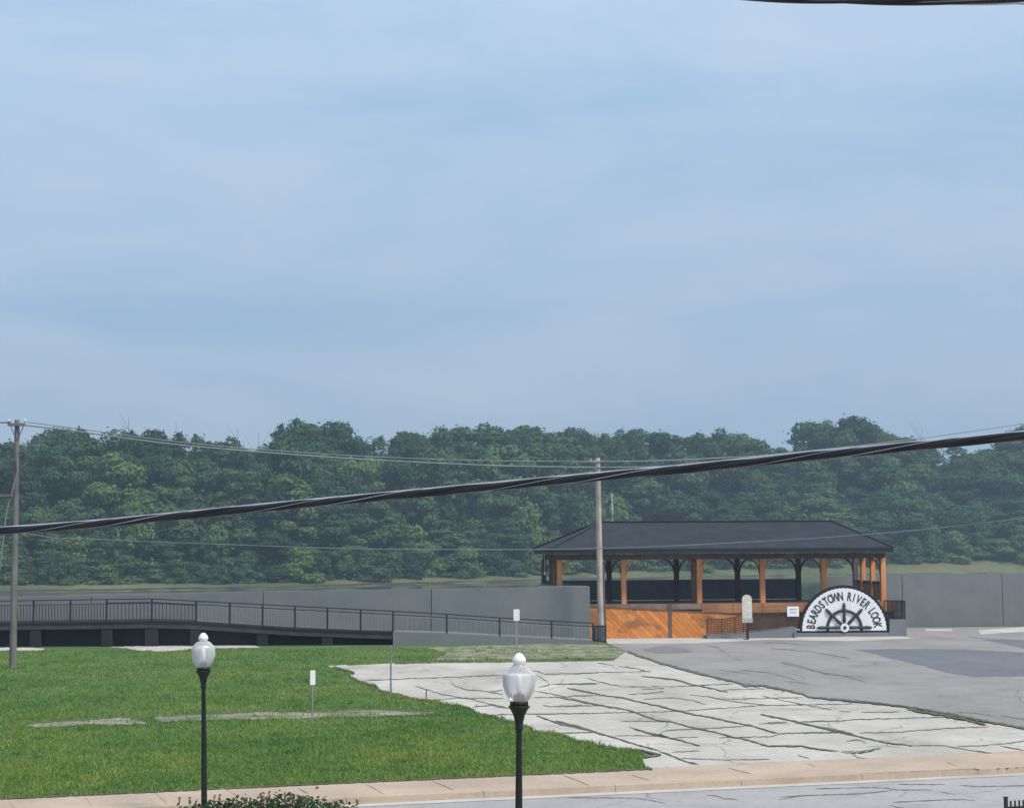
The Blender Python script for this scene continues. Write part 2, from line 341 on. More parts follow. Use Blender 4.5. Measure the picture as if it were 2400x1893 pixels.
# ------------------------------------------------------------------ mesh builder
class MB:
    def __init__(self): self.v, self.f, self.mi = [], [], []
    def add(self, vs, fs, mi=0):
        o = len(self.v); self.v += [tuple(p) for p in vs]; self.f += [tuple(i + o for i in q) for q in fs]; self.mi += [mi] * len(fs)
        return self
    def hexa(self, b4, t4, mi=0):                     # bottom ring, top ring (same order, counter-clockwise from above)
        return self.add(list(b4) + list(t4), [(3, 2, 1, 0), (4, 5, 6, 7), (0, 1, 5, 4), (1, 2, 6, 5), (2, 3, 7, 6), (3, 0, 4, 7)], mi)
    def box(self, x0, x1, y0, y1, z0, z1, mi=0):
        return self.hexa([(x0, y0, z0), (x1, y0, z0), (x1, y1, z0), (x0, y1, z0)], [(x0, y0, z1), (x1, y0, z1), (x1, y1, z1), (x0, y1, z1)], mi)
    def bar(self, a, b, w, h, mi=0, up=Vector((0, 0, 1))):       # rectangular bar from a to b, w across, h along up
        a, b = Vector(a), Vector(b); d = (b - a).normalized()
        s = d.cross(up)
        s = s.normalized() if s.length > 1e-4 else Vector((1, 0, 0))
        u = s.cross(d).normalized(); s *= w / 2; u *= h / 2
        return self.add([a - s - u, a + s - u, a + s + u, a - s + u, b - s - u, b + s - u, b + s + u, b - s + u],
                        [(0, 1, 2, 3), (7, 6, 5, 4), (0, 4, 5, 1), (1, 5, 6, 2), (2, 6, 7, 3), (3, 7, 4, 0)], mi)
    def tube(self, pts, rad, n=8, mi=0, cap=True):
        pts = [Vector(p) for p in pts]; k = len(pts)
        rad = rad if isinstance(rad, (list, tuple)) else [rad] * k
        vs, fs = [], []
        ref = Vector((0, 0, 1)) if abs((pts[-1] - pts[0]).normalized().z) < 0.9 else Vector((1, 0, 0))
        for i, p in enumerate(pts):
            d = (pts[min(i + 1, k - 1)] - pts[max(i - 1, 0)]).normalized()
            s = d.cross(ref).normalized(); u = s.cross(d)
            for j in range(n):
                a = 2 * math.pi * j / n
                vs.append(p + (s * math.cos(a) + u * math.sin(a)) * rad[i])
        for i in range(k - 1):
            for j in range(n):
                fs.append((i * n + j, i * n + (j + 1) % n, (i + 1) * n + (j + 1) % n, (i + 1) * n + j))
        if cap: fs += [tuple(range(n))[::-1], tuple((k - 1) * n + j for j in range(n))]
        return self.add(vs, fs, mi)
    def lathe(self, prof, n=24, o=(0, 0, 0), mi=0, cap=True):     # prof: (r, z)
        vs, fs = [], []
        for r, z in prof:
            for j in range(n):
                a = 2 * math.pi * j / n
                vs.append((o[0] + r * math.cos(a), o[1] + r * math.sin(a), o[2] + z))
        k = len(prof)
        for i in range(k - 1):
            for j in range(n):
                fs.append((i * n + j, i * n + (j + 1) % n, (i + 1) * n + (j + 1) % n, (i + 1) * n + j))
        if cap: fs += [tuple(range(n))[::-1], tuple((k - 1) * n + j for j in range(n))]
        return self.add(vs, fs, mi)
    def ribbed(self, prof, n=96, ribs=32, amp=.014):                # a globe with shallow vertical ribs
        vs, fs = [], []
        for r, z in prof:
            for j in range(n):
                a = 2 * math.pi * j / n; q = r * (1 + amp * math.cos(ribs * a)); vs.append((q * math.cos(a), q * math.sin(a), z))
        for i in range(len(prof) - 1):
            for j in range(n): fs.append((i * n + j, i * n + (j + 1) % n, (i + 1) * n + (j + 1) % n, (i + 1) * n + j))
        return self.add(vs, fs)
    def prism(self, poly, y0, y1, mi=0):                          # poly in (x, z), extruded along y
        n = len(poly)
        vs = [(x, y0, z) for x, z in poly] + [(x, y1, z) for x, z in poly]
        fs = [tuple(range(n)), tuple(range(2 * n - 1, n - 1, -1))] + [(i, i + n, (i + 1) % n + n, (i + 1) % n) for i in range(n)]
        return self.add(vs, fs, mi)
    def sheet(self, pts, z, mi=0):
        return self.add([(p[0], p[1], z) for p in pts], [tuple(range(len(pts)))], mi)
    def build(self, name, mat, parent=None, smooth=False):
        me = bpy.data.meshes.new(name); me.from_pydata([tuple(v) for v in self.v], [], self.f)
        mats = mat if isinstance(mat, (list, tuple)) else [mat]
        for m in mats: me.materials.append(m)
        if len(mats) > 1: me.polygons.foreach_set('material_index', self.mi)
        if smooth: me.polygons.foreach_set('use_smooth', [True] * len(me.polygons))
        me.update()
        return link(name, me, parent)
def link(name, me, parent=None):
    o = bpy.data.objects.new(name, me); COL.objects.link(o)
    if parent is not None: o.parent = parent
    return o
def fixn(o):
    import bmesh
    bm = bmesh.new(); bm.from_mesh(o.data); bmesh.ops.recalc_face_normals(bm, faces=bm.faces); bm.to_mesh(o.data); bm.free()
    return o
def tag(o, label=None, cat=None, group=None, kind=None):
    if label: o['label'] = label
    if cat: o['category'] = cat
    if group: o['group'] = group
    if kind: o['kind'] = kind
    return o
def thing(name, loc, label, cat, group=None, rz=0.0):
    o = bpy.data.objects.new(name, None); COL.objects.link(o)
    o.empty_display_size = 0.3; o.location = loc; o.rotation_euler = (0, 0, rz)
    return tag(o, label, cat, group)
def bevel(o, w=0.01):
    b = o.modifiers.new('bevel', 'BEVEL'); b.width = w; b.segments = 2; b.limit_method = 'ANGLE'
    return o
def triang(o):
    import bmesh
    bm = bmesh.new(); bm.from_mesh(o.data); bmesh.ops.triangulate(bm, faces=bm.faces); bm.to_mesh(o.data); bm.free()
    return o

# ------------------------------------------------------------------ ground: one sheet with everything near on it
LOT_L = [(782,1561),(800,1566),(822,1571),(830,1575),(817,1581),(839,1594),(852,1599),(881,1604),(888,1615),(914,1622),(940,1626.5),(956,1633),
         (991,1638),(1019,1641),(1040,1649),(1082,1652.5),(1108,1660.5),(1118,1669),(1160,1677),(1169.5,1683),(1205,1690),(1225,1698),(1250,1706),
         (1247,1711),(1283,1716),(1315,1719),(1335,1725),(1348,1733),(1377,1737),(1407,1747),(1462,1753.5),(1500,1755),(1549,1766.5),(1507,1773),(1507,1783),(1513,1797),(1529,1800.5)]
LOT_B = [(1620,1796.5),(1785,1787),(1882,1783),(1994,1779),(2160,1770),(2400,1759),(2560,1752)]
THICK = [(1470,1526),(1549,1553),(1605,1568),(1665,1584),(1727,1597),(1746,1605),(1794,1606),(1878,1624),(1895,1632),(1972,1639),(2049,1646),(2127,1655),(2215,1670),(2326,1692),(2400,1704),(2560,1731)]
LOT_T = [(1440,1546),(1400,1547),(1200,1550),(1050,1551),(925,1554)]
WALK_T = [(-500,1893),(0,1871),(700,1838.5),(1400,1807),(1529,1800.5)]
# street kerb line (far side): along direction at about 16.6 degrees
K0 = G(813, 1885, -0.13); K1 = G(2400, 1811, -0.13)
KD = (K1 - K0); KD.z = 0; KD.normalize(); KN = Vector((-KD.y, KD.x, 0))      # KN points away from the camera
def kerb(s, n, z=0.0):
    p = K0 + KD * s + KN * n
    return Vector((p.x, p.y, z))

lawn_pts = [kerb(-90, 0.2), kerb(110, 0.2), Vector((140, 118, 0)), Vector((-140, 118, 0))]
g = MB(); g.sheet(lawn_pts, 0.0)
tag(g.build('ground', M['lawn']), kind='structure')
tag(MB().sheet([kerb(-90, -40), kerb(110, -40), kerb(110, 1.0), kerb(-90, 1.0)], -0.13).build('street', M['street']), kind='structure')
# street cracks
RIB = [0]
def ribbon(mb, pts, w, z, mi=0, jit=0.5, step=7.0, taper=True):
    """a joint or crack lying on the ground along measured points"""
    RIB[0] += 1; z += (RIB[0] % 90) * 0.00009
    q = [Vector(pts[0])]
    for a, b in zip(pts[:-1], pts[1:]):
        a, b = Vector(a), Vector(b); n = max(1, int((b - a).length / step))
        for i in range(1, n + 1):
            p = a.lerp(b, i / n)
            if i < n or b != Vector(pts[-1]): p = p + Vector((random.uniform(-1, 1), random.uniform(-jit, jit)))
            q.append(p)
    n = len(q); vs = []
    for i, p in enumerate(q):
        t = min(i, n - 1 - i) / 2.0
        ww = w * (min(1, 0.35 + 0.65 * t) if taper else 1) * random.uniform(0.45, 1.3)
        vs += [G(p.x, p.y - ww / 2, z), G(p.x, p.y + ww / 2, z)]
    mb.add(vs, [(2 * i, 2 * i + 1, 2 * i + 3, 2 * i + 2) for i in range(n - 1)], mi)
c6 = lambda L: [(1300 + u * .3232, 1440 + v * .3232) for u, v in L]
c7 = lambda L: [(1800 + u * .277, 1440 + v * .277) for u, v in L]
c5 = lambda L: [(700 + u * .3238, 1340 + v * .3238) for u, v in L]
c4 = lambda L: [(u * .3693, 1340 + v * .3693) for u, v in L]
st = MB()
for L in (c6([(100,1325),(300,1325),(600,1328),(700,1345),(810,1365)]), c6([(1100,1305),(1180,1312),(1220,1332),(1330,1335)]), c6([(1620,1340),(1800,1310),(2100,1300),(2300,1290)]),
          c7([(400,1470),(900,1458),(1000,1465),(1100,1480),(1400,1478)]), c7([(1100,1432),(1500,1434)]), c7([(1450,1495),(1590,1520)]), c7([(1620,1440),(1750,1450),(1950,1448),(2166,1442),(2500,1432)]),
          c7([(100,1540),(300,1528),(800,1510),(1050,1485)]), c7([(1030,1610),(1110,1630),(1200,1640)]), c7([(1050,1585),(1500,1562),(1650,1560),(1750,1568)])):
    ribbon(st, L, 1.8, -0.126)
tag(st.build('street_crack', M['crack']), kind='structure')
# sidewalk and kerb
walk_edge = [G(x, y) for x, y in WALK_T + LOT_B + [(2800, 1741)]]
sw = MB()
front = [kerb(-60, 0.24), kerb(110, 0.24)]
edge = sorted(walk_edge, key=lambda p: p.x)
sw.sheet([kerb(-60, 0.24), kerb(110, 0.24), kerb(110, 2.6)] + [p for p in reversed(edge)] + [kerb(-60, (edge[0] - K0).dot(KN))], 0.006)
tag(triang(sw.build('sidewalk', M['walk'])), kind='structure')
kb = MB()
s = -60.0
while s < 110:
    e = s + 3.0 - 0.012
    dz = random.uniform(-.006, .006)
    kb.hexa([kerb(s, 0.0, -.2), kerb(e, 0.0, -.2), kerb(e, 0.225, -.2), kerb(s, 0.225, -.2)],
            [kerb(s, 0.025, .012 + dz), kerb(e, 0.025, .012 + dz), kerb(e, 0.225, .016 + dz), kerb(s, 0.225, .016 + dz)])
    s += 3.0
tag(kb.build('kerb', M['walk']), kind='structure')
gut = MB(); gut.sheet([kerb(-60, -0.38), kerb(110, -0.38), kerb(110, 0.02), kerb(-60, 0.02)], -0.122)
tag(gut.build('gutter', M['apron']), kind='structure')
jt = MB()
for L in (c4([(60,1455),(95,1497)]), c4([(535,1420),(560,1450),(590,1495)]), c4([(985,1398),(1030,1440),(1080,1490)]), c4([(1440,1380),(1520,1425)]), c4([(1890,1368),(1960,1405)]),
          c5([(0,1565),(60,1600)]), c5([(485,1535),(545,1560),(625,1612)]), c5([(968,1510),(1040,1540),(1120,1575)]), c5([(1905,1462),(2000,1500),(2110,1545)]),
          c6([(560,1160),(690,1200)]), c7([(330,1255),(400,1280)]), c7([(1500,1240),(1590,1275)]), c6([(1260,1110),(1420,1150)])):
    ribbon(jt, L, 1.6, 0.010, jit=0.3)
ribbon(jt, [(x, lerp(1846, 1796, (x - 1200) / 1200) ) for x in range(1560, 2420, 60)], 1.5, 0.010, jit=.4)
tag(jt.build('sidewalk_joint', surf('tan_joint', (0.15, 0.11, 0.08), (0.24, 0.18, 0.14), 3, 0.9, 0)), kind='structure')
# near side of the street (only the lamp, the fence and the shrub stand there)
nb = MB(); nb.hexa([kerb(-60, -60, -.3), kerb(110, -60, -.3), kerb(110, -9.6, -.3), kerb(-60, -9.6, -.3)], [kerb(-60, -60, 0), kerb(110, -60, 0), kerb(110, -9.6, 0), kerb(-60, -9.6, 0)])
tag(nb.build('near_sidewalk', M['walk']), kind='structure')

# concrete lot, its joints, asphalt lot, its patch
lot = MB()
lot.sheet([G(x, y) for x, y in LOT_L + LOT_B + THICK[::-1] + LOT_T], 0.008, 0)
J = [c6(L) for L in (
 [(0,428),(150,425),(420,415),(700,410)], [(0,502),(150,498),(330,495)], [(480,520),(850,520),(1050,512),(1300,500)], [(0,665),(100,660),(200,652)],
 [(0,718),(300,712),(600,706),(900,697),(1180,680),(1440,660),(1760,652),(2166,645)], [(1220,545),(1530,535)], [(1250,612),(1500,605),(1800,600)], [(480,772),(830,772)],
 [(1480,790),(1690,782)], [(1750,775),(1950,768),(2100,770)], [(770,860),(800,840),(900,832),(1150,820),(1390,805)],
 [(60,855),(290,850)], [(430,875),(700,875),(850,890),(1040,885)], [(1190,890),(1580,880),(1640,860),(2060,855)], [(850,993),(1050,985)], [(920,1040),(1200,1050),(1560,1047)], [(105,590),(280,583)],
 [(230,455),(340,490),(480,520)], [(980,580),(1130,595),(1300,630),(1550,655)], [(1500,585),(1650,620),(1860,660),(2010,688)], [(530,578),(720,565),(795,555),(795,532),(630,540)],
 [(640,612),(860,600),(1000,620),(1100,650)], [(310,350),(430,365)], [(460,373),(600,390),(700,420)])]
J += [c7(L) for L in (
 [(0,910),(160,905)], [(270,905),(620,895),(700,885),(1100,875),(1500,865)], [(770,998),(1100,990),(1500,960),(1870,945)], [(100,1000),(620,990)], [(1600,1110),(1800,1105),(2000,1090),(2166,1065),(2500,1020)],
 [(0,1108),(260,1105),(400,1135),(600,1150)], [(600,815),(700,820)], [(790,822),(1120,822)], [(1230,1105),(1480,1105),(1620,1130),(1890,1168)], [(1960,1105),(2166,1145)], [(250,1185),(350,1210)],
 [(660,1065),(780,1055),(830,1085),(830,1105)], [(690,1160),(760,1205),(830,1215)])]
J += [c5(L) for L in (
 [(470,785),(680,775),(1000,762),(1480,745)], [(1085,760),(1110,810),(1200,850),(1320,855),(1480,885)], [(1380,865),(1480,852)], [(845,822),(1040,885),(1260,920),(1370,950),(1530,985)], [(985,925),(1150,910),(1480,912)],
 [(1260,975),(1400,962),(1500,985)], [(1400,1030),(1700,1025),(2160,1022)], [(1700,855),(1950,905),(2160,960)], [(1950,895),(2160,893)], [(1700,905),(1900,905)], [(1720,745),(1800,790),(1815,815),(1730,835)],
 [(1820,812),(2160,808)], [(1515,708),(1720,712),(1780,738),(2160,730)], [(1900,1165),(2160,1155)], [(1765,960),(1830,972),(2160,965)], [(1940,835),(2160,880)])]
for i, L in enumerate(J): ribbon(lot, L, 1.9, 0.012, 2 if i % 4 == 1 else 1, jit=0.8)
BIG = [c6([(0,765),(180,810),(300,850),(420,885),(520,915),(650,955),(720,970),(850,1020),(960,1065),(1050,1083)]),
       c6([(0,590),(280,645),(540,690),(740,760),(850,775),(1000,815),(1150,845),(1300,885),(1400,905),(1550,950),(1780,948),(1900,970),(2050,988)]),
       c6([(95,530),(250,560),(340,580),(500,600),(640,635),(760,660),(880,690),(1000,720),(1130,740),(1240,765),(1420,800),(1540,835),(1630,860)]),
       c6([(630,445),(880,468),(1000,505),(1080,520),(1260,560)]), c6([(540,810),(660,850),(800,880),(900,905),(1050,945),(1050,985)]),
       c6([(1490,720),(1600,740),(1740,770),(1830,795),(2000,825),(2166,862)]), c7([(0,855),(200,890),(330,925),(600,990),(850,1045),(1000,1080),(1230,1105)]),
       c5([(1720,1035),(1900,1100),(2160,1155)])]
for L in BIG: ribbon(lot, L, 2.9, 0.0205, 1, jit=0.8)
ribbon(lot, THICK, 5.2, 0.029, 1, jit=0.9, taper=False)
ribbon(lot, THICK[9:14], 2.6, 0.0375, 2, jit=1.6)
ribbon(lot, c7([(1180,795),(1300,815),(1450,840),(1700,890),(1850,925)]), 5.0, 0.0375, 2, jit=1.2)
ribbon(lot, c7([(620,1150),(760,1160),(960,1120)]), 3.0, 0.0375, 2, jit=1.5)
ribbon(lot, c6([(680,858),(770,868),(830,882)]), 5.0, 0.0375, 2, jit=1.2)
ribbon(lot, c6([(1030,935),(1035,985)]), 6.0, 0.0375, 2, jit=1.2)
tag(triang(lot.build('concrete_lot', [M['lot'], M['crack'], M['weed']])), kind='structure')

asp = MB()
asp.sheet([G(x, y) for x, y in [(1440,1500),(1424,1508)] + THICK + [(2560, 1751), (2800, 1740)]] + [kerb(110, 2.7), Vector((130, 117.5, 0)), Vector((24, 112, 0))], 0.004, 0)
def ragged(L, amp=1.0, step=6.0):
    out = []
    for a, b in zip(L, L[1:] + L[:1]):
        n = max(1, int(math.hypot(b[0] - a[0], b[1] - a[1]) / step))
        for i in range(n):
            t = i / n
            out.append((lerp(a[0], b[0], t) + random.uniform(-amp, amp) * 2, lerp(a[1], b[1], t) + random.uniform(-amp, amp) * (.6 if i else .2)))
    return out
def blob(mb, pts, z, mi): mb.sheet([G(x, y) for x, y in (ragged(pts, 1.0, 9.0) if mi else pts)], z, mi)
blob(asp, [(1505,1522),(1530,1516),(1565,1514),(1600,1518),(1624,1527),(1590,1531),(1540,1531)], 0.009, 3)
blob(asp, c7([(720,295),(1000,290),(1400,290),(1700,300),(2166,320),(2700,335),(2700,560),(2166,525),(1740,525),(1500,490),(1300,430),(1050,375),(880,325)]), 0.009, 1)
blob(asp, c7([(1690,183),(1850,205),(2166,215),(2700,225),(2700,310),(2166,285),(2000,250),(1850,215)]), 0.009, 1)
for L in (c6([(1330,400),(1560,420),(1760,475)]), c6([(1640,340),(1800,375),(1960,430),(2166,450)]), c6([(1090,220),(1180,235),(1250,288)]), c6([(1190,400),(1420,430)]), c6([(1660,480),(1850,500)]), c7([(1580,825),(1750,830),(1930,862)]),
          c7([(1960,850),(2080,870),(2300,900)]), c7([(20,285),(350,310),(700,370)]), c7([(100,405),(420,480),(600,510),(850,575)]), c6([(1500,205),(1650,202),(1790,218)])):
    ribbon(asp, L, 1.6, 0.008, 2, jit=.6)
tag(triang(asp.build('asphalt_lot', [M['asphalt'], M['patch'], M['crack'], M['stain']])), kind='structure')
ap = MB()
blob(ap, [(1418,1493),(1560,1490),(1700,1491),(1900,1490),(2120,1491),(2140,1496),(1990,1502),(1800,1499),(1640,1507),(1500,1509),(1424,1508)], 0.012, 0)
blob(ap, c7([(1330,122),(1560,122),(1560,138),(1330,138)]), 0.010, 0)
blob(ap, c7([(1780,130),(2166,105),(2300,105),(2300,135),(1800,168)]), 0.010, 0)
tag(triang(ap.build('concrete_apron', M['apron'])), kind='structure')
# old buried pavement in the lawn, pale strips by the ramp, worn ground in front of the wall
op = MB()
PATHS = [c4([(140,970),(220,955),(350,945),(600,930),(820,918),(880,930),(910,945),(960,965),(850,967),(700,970),(550,965),(400,978),(230,986)]),
         c4([(960,930),(1000,912),(1300,900),(1500,890),(1700,880),(1970,885),(2166,875),(2400,868),(2600,882)]) + c5([(980,1003),(1020,1030),(700,1035),(450,1048),(200,1050),(0,1062)]) + c4([(1800,928),(1650,938),(1500,930),(1350,940),(1050,952),(990,945)])]
PATHS = [ragged(L, 1.6) for L in PATHS]
for L in PATHS: blob(op, L, 0.010, 0)
tag(triang(op.build('old_path', M['oldpath'])), kind='structure')
ps = MB()
STRIPS = [[(-40,1517),(70,1517),(104,1520),(98,1524),(-40,1524)], [(255,1516),(330,1513.5),(440,1512),(600,1512),(612,1517),(480,1519),(370,1527),(320,1523),(300,1519)],
          c4([(2090,595),(2200,588),(2220,600),(2100,606)])]
STRIPS = [ragged(L, 1.3) for L in STRIPS]
for L in STRIPS: blob(ps, L, 0.009, 0)
tag(triang(ps.build('gravel_strip', M['apron'])), kind='structure')
# bare soil along the ragged lawn edge; painted grass-edge shade along the sidewalk
so_ = MB()
ribbon(so_, [(x, y + .5) for x, y in LOT_L], 4.5, 0.030, 0, jit=1.2, taper=False)
ribbon(so_, [(x, y - .6) for x, y in WALK_T[1:]], 2.6, 0.022, 0, jit=.3, taper=False)
ribbon(so_, [(925, 1553.5), (1050, 1550.5), (1200, 1549.5), (1400, 1546.5), (1440, 1545)], 3.0, 0.022, 0, jit=.4, taper=False)
for L in PATHS: ribbon(so_, L + L[:1], 1.6, 0.022, 0, jit=.8, taper=False)
tag(so_.build('soil_shade_edge', M['soil_shade']), kind='structure')
wg = MB()
WORN = [(1160,1512),(1300,1507),(1398,1507),(1425,1512),(1470,1526),(1478,1534),(1440,1541),(1300,1543),(1150,1545),(1010,1547),(1050,1530),(1000,1517)]
WORN = ragged(WORN, 1.3)
blob(wg, WORN, 0.007, 0)
tag(triang(wg.build('worn_ground', M['bare'])), kind='structure')

# ------------------------------------------------------------------ river, far bank
WZ = -3.5
BX = [-600, 0, 650, 1000, 1400, 1850, 2400, 3000]
BD = [360, 374, 400, 446, 490, 530, 560, 580]
FOOT = [1378, 1370, 1362, 1352, 1340, 1325, 1309, 1300]
def bankD(px): return interp(px, BX, BD)
def footz(px):
    D = bankD(px) + 14
    return P(px, interp(px, BX, FOOT), D).z
tag(MB().sheet([(-900, 117), (900, 117), (900, 640), (-900, 640)], WZ).build('river', M['water']), kind='structure')
# riverbank below the near wall, down to the water
nbk = MB(); nbk.add([(-140, 117.9, 0), (140, 117.9, 0), (160, 128, WZ - .5), (-160, 128, WZ - .5)], [(0, 1, 2, 3)])
tag(nbk.build('near_bank', M['bank']), kind='structure')
fb = MB(); rows = []
for px in range(-2200, 4700, 60):
    D = bankD(px); z = footz(px)
    jx = random.uniform(-1.5, 1.5)
    prof = [(D - 6, WZ - 1.0), (D + jx * .5, WZ + .12), (D + 4, lerp(WZ, z, .42)), (D + 9, lerp(WZ, z, .75)), (D + 14, z), (D + 60, z + 1.0), (D + 400, z + 1.5), (D + 1500, z + 1.5)]
    x0 = (px - CX) / FPX
    rows.append([(x0 * d, d, zz + (random.uniform(-.12, .12) if 1 < k < 5 else 0)) for k, (d, zz) in enumerate(prof)])
k = len(rows[0]); vs = [v for r in rows for v in r]
fb.add(vs, [(i * k + j, (i + 1) * k + j, (i + 1) * k + j + 1, i * k + j + 1) for i in range(len(rows) - 1) for j in range(k - 1)])
md = MB(); mr = []  # low dark strip along the waterline of the far bank
for px in range(-2200, 4700, 30):
    D = bankD(px) - .3 + random.uniform(-.4, .4); x0 = (px - CX) / FPX; h_ = random.uniform(.30, .55)
    mr.append([(x0 * D, D, WZ - .3), (x0 * (D + .4), D + .4, WZ + h_), (x0 * (D + 1.3), D + 1.3, WZ + h_ + .12)])
md.add([v for r in mr for v in r], [(i * 3 + j, i * 3 + 3 + j, i * 3 + 4 + j, i * 3 + 1 + j) for i in range(len(mr) - 1) for j in range(2)])
tag(md.build('bank_foot_strip', M['bank_foot']), kind='structure')
tag(fb.build('far_bank', M['bank'], smooth=True), kind='structure')

# ------------------------------------------------------------------ trees
def leaf_mesh(name, pts, nrm, size, mat, mats_more=None, squash=1.0):
    """many small leaf-clump quads, each bent a little, one mesh"""
    n = len(pts)
    r1 = rng.normal(size=(n, 3)); t = np.cross(nrm, r1); t /= np.linalg.norm(t, axis=1, keepdims=True) + 1e-9
    b = np.cross(nrm, t)
    s = size[:, None] if isinstance(size, np.ndarray) else size
    a1 = rng.uniform(.6, 1.2, (n, 1)); a2 = rng.uniform(.5, 1.0, (n, 1))
    v = np.empty((n, 4, 3))
    v[:, 0] = pts - t * s * a1
    v[:, 1] = pts - b * s * a2 + nrm * s * .25
    v[:, 2] = pts + t * s * a1 * rng.uniform(.7, 1.1, (n, 1))
    v[:, 3] = pts + b * s * a2 - nrm * s * .15
    v = v.reshape(-1, 3)
    me = bpy.data.meshes.new(name)
    me.vertices.add(4 * n); me.loops.add(4 * n); me.polygons.add(n)
    me.vertices.foreach_set('co', v.astype(np.float32).ravel())
    me.loops.foreach_set('vertex_index', np.arange(4 * n, dtype=np.int32))
    me.polygons.foreach_set('loop_start', np.arange(0, 4 * n, 4, dtype=np.int32))
    me.materials.append(mat); me.update(calc_edges=True)
    return me
def crown_mesh(name, nl, per, mat, zlo, zhi, lobe_r, spread, leaf, shape, W0, H0, tips=0):
    """crown normalised to width 1 and height 1; laid out in metres as rounded puffs of leaf clumps with gaps between them"""
    P_, N_, S_ = [], [], []
    for i in range(nl + tips):
        z = rng.uniform(zlo, zhi) if i else zhi
        tip = i >= nl                                  # small leading shoots at the top
        if tip: z = rng.uniform(lerp(zlo, zhi, .75), zhi + .06)
        u = (z - zlo) / (zhi - zlo)
        if shape == 'oval': w = spread * math.sqrt(max(0.04, 1 - (2 * u - 0.85) ** 2 * .8))
        elif shape == 'vase': w = spread * (0.45 + 0.55 * math.sin(min(1, u * 1.15) * math.pi * .62))
        else: w = spread * max(.25, 1.05 - u * .85)
        a = rng.uniform(0, 2 * math.pi); q = w * math.sqrt(rng.uniform(0.15, 1))
        rr = lobe_r * (rng.uniform(.18, .34) if tip else rng.uniform(.6, 1.3))
        c = np.array([q * math.cos(a) * W0, q * math.sin(a) * W0, z * H0 - rr * .5])
        ell = np.array([rr * rng.uniform(.9, 1.25), rr * rng.uniform(.9, 1.25), rr * (rng.uniform(1.0, 1.9) if tip else rng.uniform(.7, 1.05))])
        n = int(per * rng.uniform(.8, 1.15) * (rr / lobe_r) ** 1.6)
        d = rng.normal(size=(n, 3)); d /= np.linalg.norm(d, axis=1, keepdims=True)
        flip = rng.random(n) < .55
        d[:, 2] = np.where((d[:, 2] < -.2) & flip, -d[:, 2], d[:, 2])
        bump = 1 + .16 * np.sin(d[:, :1] * 7 + i) * np.sin(d[:, 1:2] * 6 + 2 * i) + .12 * np.sin(d[:, 2:] * 9 + i)
        rad = rng.uniform(.72, 1.0, (n, 1)) ** .5 * bump * rng.uniform(.90, 1.10, (n, 1)) * (1 + .35 * (rng.random((n, 1)) < .07))
        P_.append(c + d * ell * rad)
        nn = d + rng.normal(size=(n, 3)) * .30; nn[:, 2] += .05
        N_.append(nn / np.linalg.norm(nn, axis=1, keepdims=True))
        S_.append(leaf * rng.uniform(.55, 1.35, n))
    me = leaf_mesh(name, np.concatenate(P_), np.concatenate(N_), np.concatenate(S_), mat)
    co = np.empty(len(me.vertices) * 3, np.float32); me.vertices.foreach_get('co', co)
    co = co.reshape(-1, 3) / np.array([W0, W0, H0], np.float32); me.vertices.foreach_set('co', co.astype(np.float32).ravel()); me.update()
    return me
def trunk_mesh(name, top, r0, nb, zb=.25):
    mb = MB()
    bend = Vector((random.uniform(-.05, .05), random.uniform(-.05, .05), 0))
    pts = [Vector((0, 0, -.02)) + bend * (t * t) + Vector((0, 0, t * top)) for t in np.linspace(0, 1, 7)]
    mb.tube(pts, [r0 * (1.25 if i == 0 else 1 - .8 * i / 6) for i in range(7)], 7)
    for i in range(nb):
        t = random.uniform(zb, .9); p = pts[0].lerp(pts[-1], t); a = random.uniform(0, 6.28); L = random.uniform(.15, .34)
        q = p + Vector((math.cos(a) * L, math.sin(a) * L, L * random.uniform(.25, .7)))
        mb.tube([p, p.lerp(q, .5) + Vector((0, 0, -.02)), q], [r0 * .42, r0 * .28, r0 * .1], 5)
    me = bpy.data.meshes.new(name); me.from_pydata([tuple(v) for v in mb.v], [], mb.f); me.materials.append(M['bark']); me.update()
    return me
PROTO = {'tall': [], 'mid': [], 'low': []}
for i in range(6):
    PROTO['tall'].append((crown_mesh('crown', 36, 400, M['leaf'], .26, .97, 2.3, .42, .38, 'oval' if i % 2 else 'vase', 13.0, 38.0, 4 if i in (1, 4) else 0), trunk_mesh('trunk', .92, .014, 9)))
for i in range(6):
    PROTO['mid'].append((crown_mesh('crown', 26, 460, M['leaf' if i % 3 else 'leaf_pale'], .12, .96, 2.6, .41, .40, 'oval', 14.0, 27.0, 2), trunk_mesh('trunk', .85, .016, 8)))
for i in range(5):
    PROTO['low'].append((crown_mesh('crown', 20, 380, M['leaf' if i == 2 else 'leaf_pale'], .10, .93, 1.6, .36, .29, 'dome', 9.5, 9.0), trunk_mesh('trunk', .7, .02, 6, .1)))
TREE_KIND = {
  'tall': ('tall_tree', 'tall leafy tree at the back of the far wood, its crown on the skyline', 'tree', 'tall trees along the skyline of the far wood'),
  'mid': ('woodland_tree', 'rounded leafy tree in the middle of the far wood, below the skyline', 'tree', 'trees in the body of the far wood'),
  'low': ('riverside_shrub', 'low bushy shrub at the foot of the far wood by the grassy bank', 'shrub', 'shrubs along the foot of the far wood'),
}
def tree(kind, px, ytop, D, width_px, proto=None, label=None):
    z0 = footz(px) + (0.6 if D > bankD(px) + 20 else 0) - .3
    top = P(px, ytop, D)
    h = top.z - z0; w = width_px * D / FPX
    name, lab, cat, grp = TREE_KIND[kind]
    cm, tm = random.choice(PROTO[kind]) if proto is None else PROTO[kind][proto]
    o = thing(name, (top.x, D, z0), label or lab, cat, grp, random.uniform(0, 6.28))
    c = link('crown', cm, o); c.scale = (w, w, h)
    t = link('trunk', tm, o); t.scale = (w * .9, w * .9, h)
    return o
